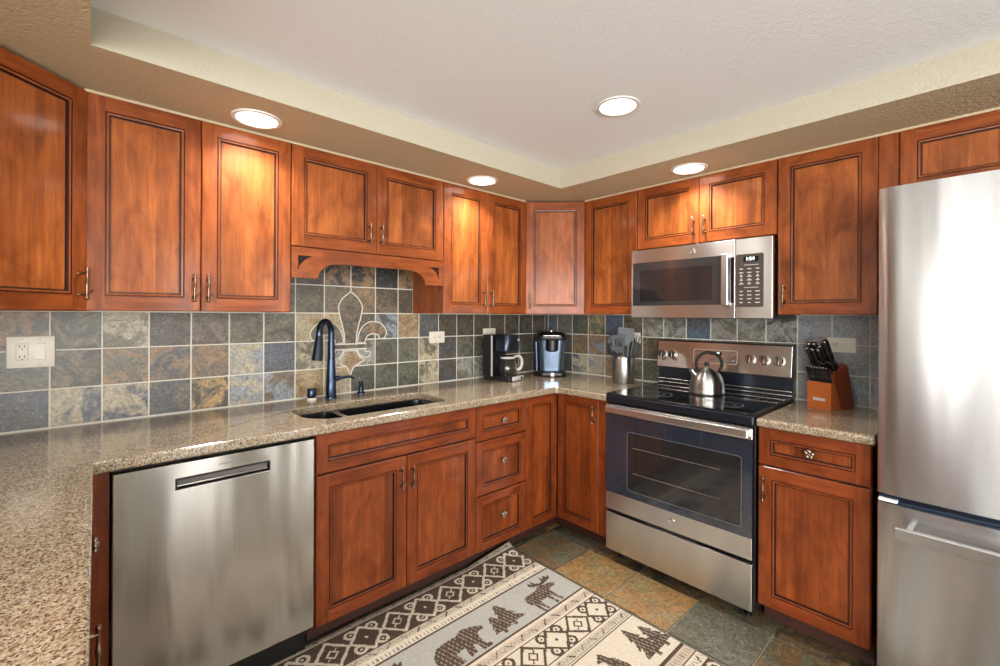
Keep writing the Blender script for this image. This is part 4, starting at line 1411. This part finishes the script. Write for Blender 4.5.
def knife(name, label, lx, ly, lz, lean, L, r, group, side=0.0, sc=False):
    """Handle rising from a slot at local (lx, ly, lz), leaning towards the room."""
    o = thing(name, label, 'scissors' if sc else 'knife', (0, 0, 0), 0, group)
    o.matrix_world = KBM @ Matrix.Translation((lx, ly, lz)) @ Matrix.Rotation(lean, 4, 'X') @ Matrix.Rotation(side, 4, 'Y')
    if sc:
        mb = MB()
        for s in (-1, 1):
            q = [(s * 0.020 + 0.017 * math.cos(2 * PI * k / 20), 0, 0.045 + 0.026 * math.sin(2 * PI * k / 20)) for k in range(20)]
            mb.tube(q, 0.0045, 'black_plastic', 8, closed=True)
            mb.tube([(s * 0.006, 0, 0.001), (s * 0.010, 0, 0.024)], 0.005, 'black_plastic', 8)
        mb.build('finger_loops', o)
        return o
    mb = MB().tube([(0, 0, 0.001), (0, 0.001, L * 0.3), (0, 0.000, L * 0.7), (0, -0.004, L * 0.95), (0, -0.005, L)], [r * 0.9, r, r * 1.05, r * 1.15, r * 0.8], 'black_plastic', 12, flat=0.62)
    mb.build('handle', o)
    mb = MB()
    mb.tube([(0, -0.0045, L - 0.006), (0, -0.005, L + 0.0012)], [r * 1.17, r * 0.95], 'chrome', 12, flat=0.64)
    for q in (0.3, 0.6):
        mb.lathe([(0.0022, -r * 1.12), (0.0022, r * 1.12)], 0, 0, 'chrome', 8, axis='x', cz=L * q)
    mb.build('end_cap', o)
    return o


SG, KG_ = 'steak knives in the front step', 'large knives in the slotted block'
for i in range(8):
    knife('steak_knife', ('leftmost' if i == 0 else 'rightmost' if i == 7 else 'middle') + ' black-handled steak knives in the low front step' if 0 < i < 7
          else ('leftmost' if i == 0 else 'rightmost') + ' black-handled steak knife in the low front step',
          -0.048 + i * 0.0137, 0.006, 0.1285, math.radians(20), 0.082, 0.0062, SG)
import itertools
nav = Vector((0, 0.091, 0.044)).normalized()
pos = ['top left', 'upper middle', 'top right']
spec = [(-0.042, 0.030, 0.118, 0.0085, 'short black-handled knife low at the left of the slotted block'),
        (-0.016, 0.030, 0.112, 0.0085, 'short black-handled knife low at the middle of the slotted block'),
        (0.012, 0.030, 0.112, 0.0085, 'short black-handled knife behind the scissors'),
        (-0.044, 0.052, 0.130, 0.0100, 'long black-handled knife furthest left in the block'),
        (-0.018, 0.052, 0.132, 0.0100, 'long black-handled knife reaching up at centre left of the block'),
        (0.008, 0.052, 0.120, 0.0100, 'black-handled knife in the middle of the block'),
        (0.040, 0.046, 0.150, 0.0115, 'thick black-handled knife standing highest at the right of the block'),
        (0.006, 0.074, 0.128, 0.0100, 'black-handled knife at the back row of the block')]
for lx, d, L, r, lab in spec:
    z = 0.168 + (d - 0.017) * (0.044 / 0.091)
    knife('kitchen_knife', lab, lx, d, z + 0.001, math.radians(25), L + 0.014, r * 1.1, KG_)
knife('kitchen_scissors', 'black-handled scissors among the knives in the block', 0.027, 0.021, 0.173, math.radians(38), 0, 0, None, 0, True)
hb = knife('honing_steel', 'black ringed handle low on the right top of the block', 0.030, 0.085, 0.202, math.radians(60), 0.045, 0.008, None)

# ------------------------------------------------------------------ patterned rug
def make_rug():
    import numpy as np
    CELL = 0.005
    X0, X1, Y0, Y1 = -2.72, -0.978, -2.35, -0.565
    nx, ny = int((X1 - X0) / CELL), int((Y1 - Y0) / CELL)
    xs = X0 + (np.arange(nx) + 0.5) * CELL
    ys = Y0 + (np.arange(ny) + 0.5) * CELL
    X, Y = np.meshgrid(xs, ys)
    cream, brown, grey, blue, beige, pink = [np.array(srgb(*c)[:3]) for c in ((206, 196, 178), (84, 70, 60), (150, 140, 128), (168, 168, 160), (186, 176, 158), (188, 174, 156))]
    img = np.zeros((ny, nx, 3)) + cream
    rs = np.random.RandomState(4)

    def put(mask, c): img[mask] = c

    def inpoly(poly, X, Y):
        m = np.zeros(X.shape, bool)
        n = len(poly)
        for i in range(n):
            x0, y0 = poly[i]; x1, y1 = poly[(i + 1) % n]
            if y0 == y1: continue
            c = ((y0 > Y) != (y1 > Y)) & (X < (x1 - x0) * (Y - y0) / (y1 - y0) + x0)
            m ^= c
        return m

    def seg(ax, ay, bx, by, w, XX, YY):
        dx, dy = bx - ax, by - ay
        t = np.clip(((XX - ax) * dx + (YY - ay) * dy) / (dx * dx + dy * dy + 1e-12), 0, 1)
        return np.hypot(XX - ax - t * dx, YY - ay - t * dy) < w

    def band(y0, y1): return (Y <= y0) & (Y > y1)

    def leaf(y0, y1, bg):
        b = band(y0, y1); put(b, bg)
        h = abs(y1 - y0); v = (Y - (y0 + y1) / 2) / h
        u = ((X + 1.2) / 0.072) % 2
        s = np.where(u < 1, 1, -1)
        f = u % 1
        m = b & (np.abs(((f * 4 + v * s * 1.2) % 1) - 0.5) < 0.17) & (np.abs(v) < 0.36 * (1 - np.abs(f - 0.5)))
        put(m, grey)
        m = b & (np.abs(f - 0.5 - v * 0.5 * s) < 0.05) & (np.abs(v) < 0.4)
        put(m, brown)

    def line(y, w, c): put((np.abs(Y - y) < w / 2), c)

    def ticks(y0, y1, bg):
        b = band(y0, y1); put(b, bg)
        m = b & (((X + 5) / 0.018) % 1 < 0.36) & (np.abs(Y - (y0 + y1) / 2) < abs(y1 - y0) * 0.30)
        put(m, grey * 0.8)

    def scroll(y0, y1, bg, fg, inner, cx0, pitch):
        b = band(y0, y1)
        put(b, bg)
        cy, hh = (y0 + y1) / 2, abs(y1 - y0) / 2
        u = ((X - cx0 + pitch / 2) % pitch) - pitch / 2
        v = Y - cy
        au, av = np.abs(u), np.abs(v)
        a = pitch * 0.235
        dd = au / a + av / (hh * 0.92)
        m = np.zeros(X.shape, bool)
        m |= np.abs(dd - 1.0) < 0.13
        if inner is not None: put(b & (dd < 0.88), inner)
        # little square medallion with its ticks
        q = au + av
        m |= (np.abs(q - 0.022) < 0.0048)
        m |= (np.abs(au - av * 1.0) < 0.0045) & (q > 0.022) & (q < 0.052) & (u * v > 0)
        # joints between diamonds: crossing arms and hooks
        e = pitch / 2 - au
        m |= np.abs(e / a + av / (hh * 0.92) - 1.02) < 0.13
        for hx, hy in ((pitch * 0.335, hh * 0.62),):
            rr = np.hypot(au - hx, (av - hy))
            m |= (np.abs(rr - 0.021) < 0.0062) & ~((av < hy) & (au > hx))
            m |= rr < 0.0055
        m |= (np.hypot(e, v) < 0.007)
        put(b & m, fg)

    leaf(-0.565, -0.590, beige)
    line(-0.568, 0.006, cream); line(-0.592, 0.008, cream); line(-0.600, 0.007, brown)
    scroll(-0.604, -0.770, brown, cream, None, -1.208, 0.288)
    line(-0.772, 0.006, brown)
    leaf(-0.776, -0.810, beige)
    line(-0.813, 0.006, cream)
    ticks(-0.816, -0.852, cream)
    line(-0.855, 0.008, brown)
    put(band(-0.859, -1.088), blue)
    line(-1.090, 0.008, brown)
    put(band(-1.095, -1.112), cream)
    leaf(-1.112, -1.150, pink)
    line(-1.153, 0.008, cream); line(-1.161, 0.007, brown)
    scroll(-1.165, -1.302, cream, brown, None, -1.209, 0.284)
    line(-1.304, 0.007, brown); line(-1.311, 0.008, cream)
    leaf(-1.316, -1.350, beige)
    line(-1.353, 0.006, grey); line(-1.361, 0.007, brown)
    put(band(-1.365, -1.593), cream)
    line(-1.598, 0.012, brown)
    ticks(-1.604, -1.648, pink)
    line(-1.652, 0.006, brown)
    leaf(-1.656, -1.700, cream)
    line(-1.704, 0.008, brown)
    scroll(-1.708, -1.870, brown, cream, None, -1.208, 0.288)
    line(-1.874, 0.008, brown)
    leaf(-1.88, -1.92, beige)
    put(band(-1.93, -2.16), blue)
    line(-2.165, 0.008, brown)
    leaf(-2.17, -2.23, beige)
    scroll(-2.24, -2.35, brown, cream, None, -1.208, 0.288)

    def shape(poly, col=brown, stripes=True):
        m = inpoly(poly, X, Y)
        put(m, col)
        if stripes:
            st = m & (((X * 1.0 + 0.25 * Y) / 0.019 % 1) < 0.22) & (rs.rand(*X.shape) < 0.8)
            put(st, grey)

    def bear(x, y, s=1.0, fl=1):   # x: rump, y: feet line
        P_ = [(0, 0.06), (0.005, 0.10), (0.04, 0.135), (0.09, 0.142), (0.14, 0.138), (0.165, 0.152), (0.185, 0.158), (0.20, 0.150), (0.235, 0.140), (0.268, 0.118),
              (0.266, 0.104), (0.225, 0.098), (0.215, 0.070), (0.215, 0.030), (0.235, 0.012), (0.232, 0.002), (0.188, 0.002), (0.182, 0.050), (0.165, 0.052), (0.16, 0.010), (0.125, 0.008),
              (0.13, 0.062), (0.085, 0.056), (0.095, 0.0), (0.052, 0.0), (0.045, 0.03), (0.04, 0.004), (0.004, 0.004), (0.01, 0.035)]
        shape([(x + fl * a * s, y + b * s) for a, b in P_])

    def tree(x, y, h, w, tiers=4):
        l_ = [(x, y + h)]
        r_ = []
        for k in range(tiers):
            t = (k + 1) / tiers
            r_.append((x + w * t * 0.5, y + h * (1 - t) + 0.02)); r_.append((x + w * t * 0.27, y + h * (1 - t) + 0.024))
        r_ = r_[:-1]
        pts = l_ + r_ + [(x + 0.008, y + 0.02), (x + 0.008, y), (x - 0.008, y), (x - 0.008, y + 0.02)] + [(2 * x - a, b) for a, b in reversed(r_)]
        shape(pts)

    def moose(x, y, s=1.0):
        P_ = [(0, 0.09), (0.01, 0.118), (0.04, 0.125), (0.08, 0.122), (0.11, 0.135), (0.135, 0.140), (0.15, 0.130), (0.185, 0.125), (0.20, 0.110), (0.19, 0.098), (0.16, 0.098),
              (0.145, 0.085), (0.142, 0.045), (0.150, 0.004), (0.136, 0.004), (0.126, 0.045), (0.12, 0.066), (0.112, 0.03), (0.116, 0.002), (0.102, 0.002), (0.098, 0.06), (0.055, 0.062), (0.05, 0.03),
              (0.058, 0.002), (0.044, 0.002), (0.036, 0.035), (0.03, 0.05), (0.026, 0.025), (0.032, 0.0), (0.018, 0.0), (0.012, 0.04), (0.014, 0.06), (0, 0.07)]
        shape([(x + a * s, y + b * s) for a, b in P_])
        A_ = [(0.135, 0.138), (0.10, 0.150), (0.085, 0.170), (0.10, 0.185), (0.108, 0.166), (0.118, 0.188), (0.126, 0.164), (0.142, 0.150), (0.165, 0.156), (0.172, 0.186), (0.184, 0.164), (0.20, 0.186),
              (0.205, 0.166), (0.225, 0.172), (0.215, 0.150), (0.18, 0.142), (0.15, 0.135)]
        shape([(x + a * s, y + b * s) for a, b in A_], brown, False)

    for k, off in enumerate((0.0, -0.86)):
        bear(-1.795 + off, -1.076)
        tree(-1.405 + off, -1.055, 0.165, 0.15); tree(-1.470 + off, -1.066, 0.125, 0.11)
        moose(-1.270 + off, -1.084, 1.08)
    for off in (0.0, -0.62, -1.24):
        tree(-1.105 + off, -1.572, 0.190, 0.14); tree(-1.030 + off, -1.565, 0.15, 0.13)
        for q, hh_ in ((-1.30, 0.0), (-1.375, -0.01)):
            x_, y_ = q + off, -1.585 + hh_
            shape([(x_ - a, y_ + b) for a, b in [(-0.04, 0), (-0.055, 0.08), (-0.04, 0.13), (-0.02, 0.155), (-0.01, 0.185), (0.002, 0.192), (0.008, 0.180), (0.035, 0.165), (0.034, 0.155), (0.008, 0.150), (0.012, 0.11), (0.03, 0.06), (0.035, 0)]])
    # leafy twig over the wolves
    # side binding
    put(X > X1 - 0.007, grey * 0.9)
    # weave
    img *= (1 + (rs.rand(ny, nx, 1) - 0.5) * 0.16)
    # mesh
    gx = X0 + np.arange(nx + 1) * CELL
    gy = Y0 + np.arange(ny + 1) * CELL
    GX, GY = np.meshgrid(gx, gy)
    GZ = np.full(GX.shape, 0.0075)
    GZ += 0.0012 * np.sin(GX * 9) * np.sin(GY * 7)
    # the far edge leans a little against the toe kick
    GZ += 0.034 * np.clip((GY + 0.66) / 0.095, 0, 1) ** 2 * np.clip((GX + 1.30) / 0.30, 0, 1)
    top = np.stack([GX, GY, GZ], -1).reshape(-1, 3)
    bot = top.copy(); bot[:, 2] -= 0.006
    nv = top.shape[0]
    idx = np.arange(nv).reshape(ny + 1, nx + 1)
    q = np.stack([idx[:-1, :-1], idx[:-1, 1:], idx[1:, 1:], idx[1:, :-1]], -1).reshape(-1, 4)
    border = list(idx[0, :]) + list(idx[1:, -1]) + list(idx[-1, :-1][::-1]) + list(idx[1:-1, 0][::-1])
    b = np.array(border)
    bn = np.roll(b, -1)
    side_ = np.stack([b, b + nv, bn + nv, bn], -1)
    quads = np.concatenate([q, side_])
    V = np.concatenate([top, bot])
    me = bpy.data.meshes.new('area_rug')
    me.vertices.add(len(V)); me.vertices.foreach_set('co', V.ravel())
    me.loops.add(quads.size); me.loops.foreach_set('vertex_index', quads.ravel().astype(np.int32))
    me.polygons.add(len(quads))
    me.polygons.foreach_set('loop_start', np.arange(0, quads.size, 4, dtype=np.int32))
    me.update(calc_edges=True)
    me.validate()
    colr = np.ones((len(quads), 4, 4))
    colr[:len(q), :, :3] = img.reshape(-1, 1, 3)
    colr[len(q):, :, :3] = grey
    at_ = me.attributes.new('rugcol', 'FLOAT_COLOR', 'CORNER')
    at_.data.foreach_set('color', colr.ravel())
    me.materials.append(MATS['rug_weave'])
    o = bpy.data.objects.new('area_rug', me)
    COL.objects.link(o)
    return tag(o, 'cream and brown lodge rug with bear, pine and moose bands on the floor', 'rug')


make_rug()
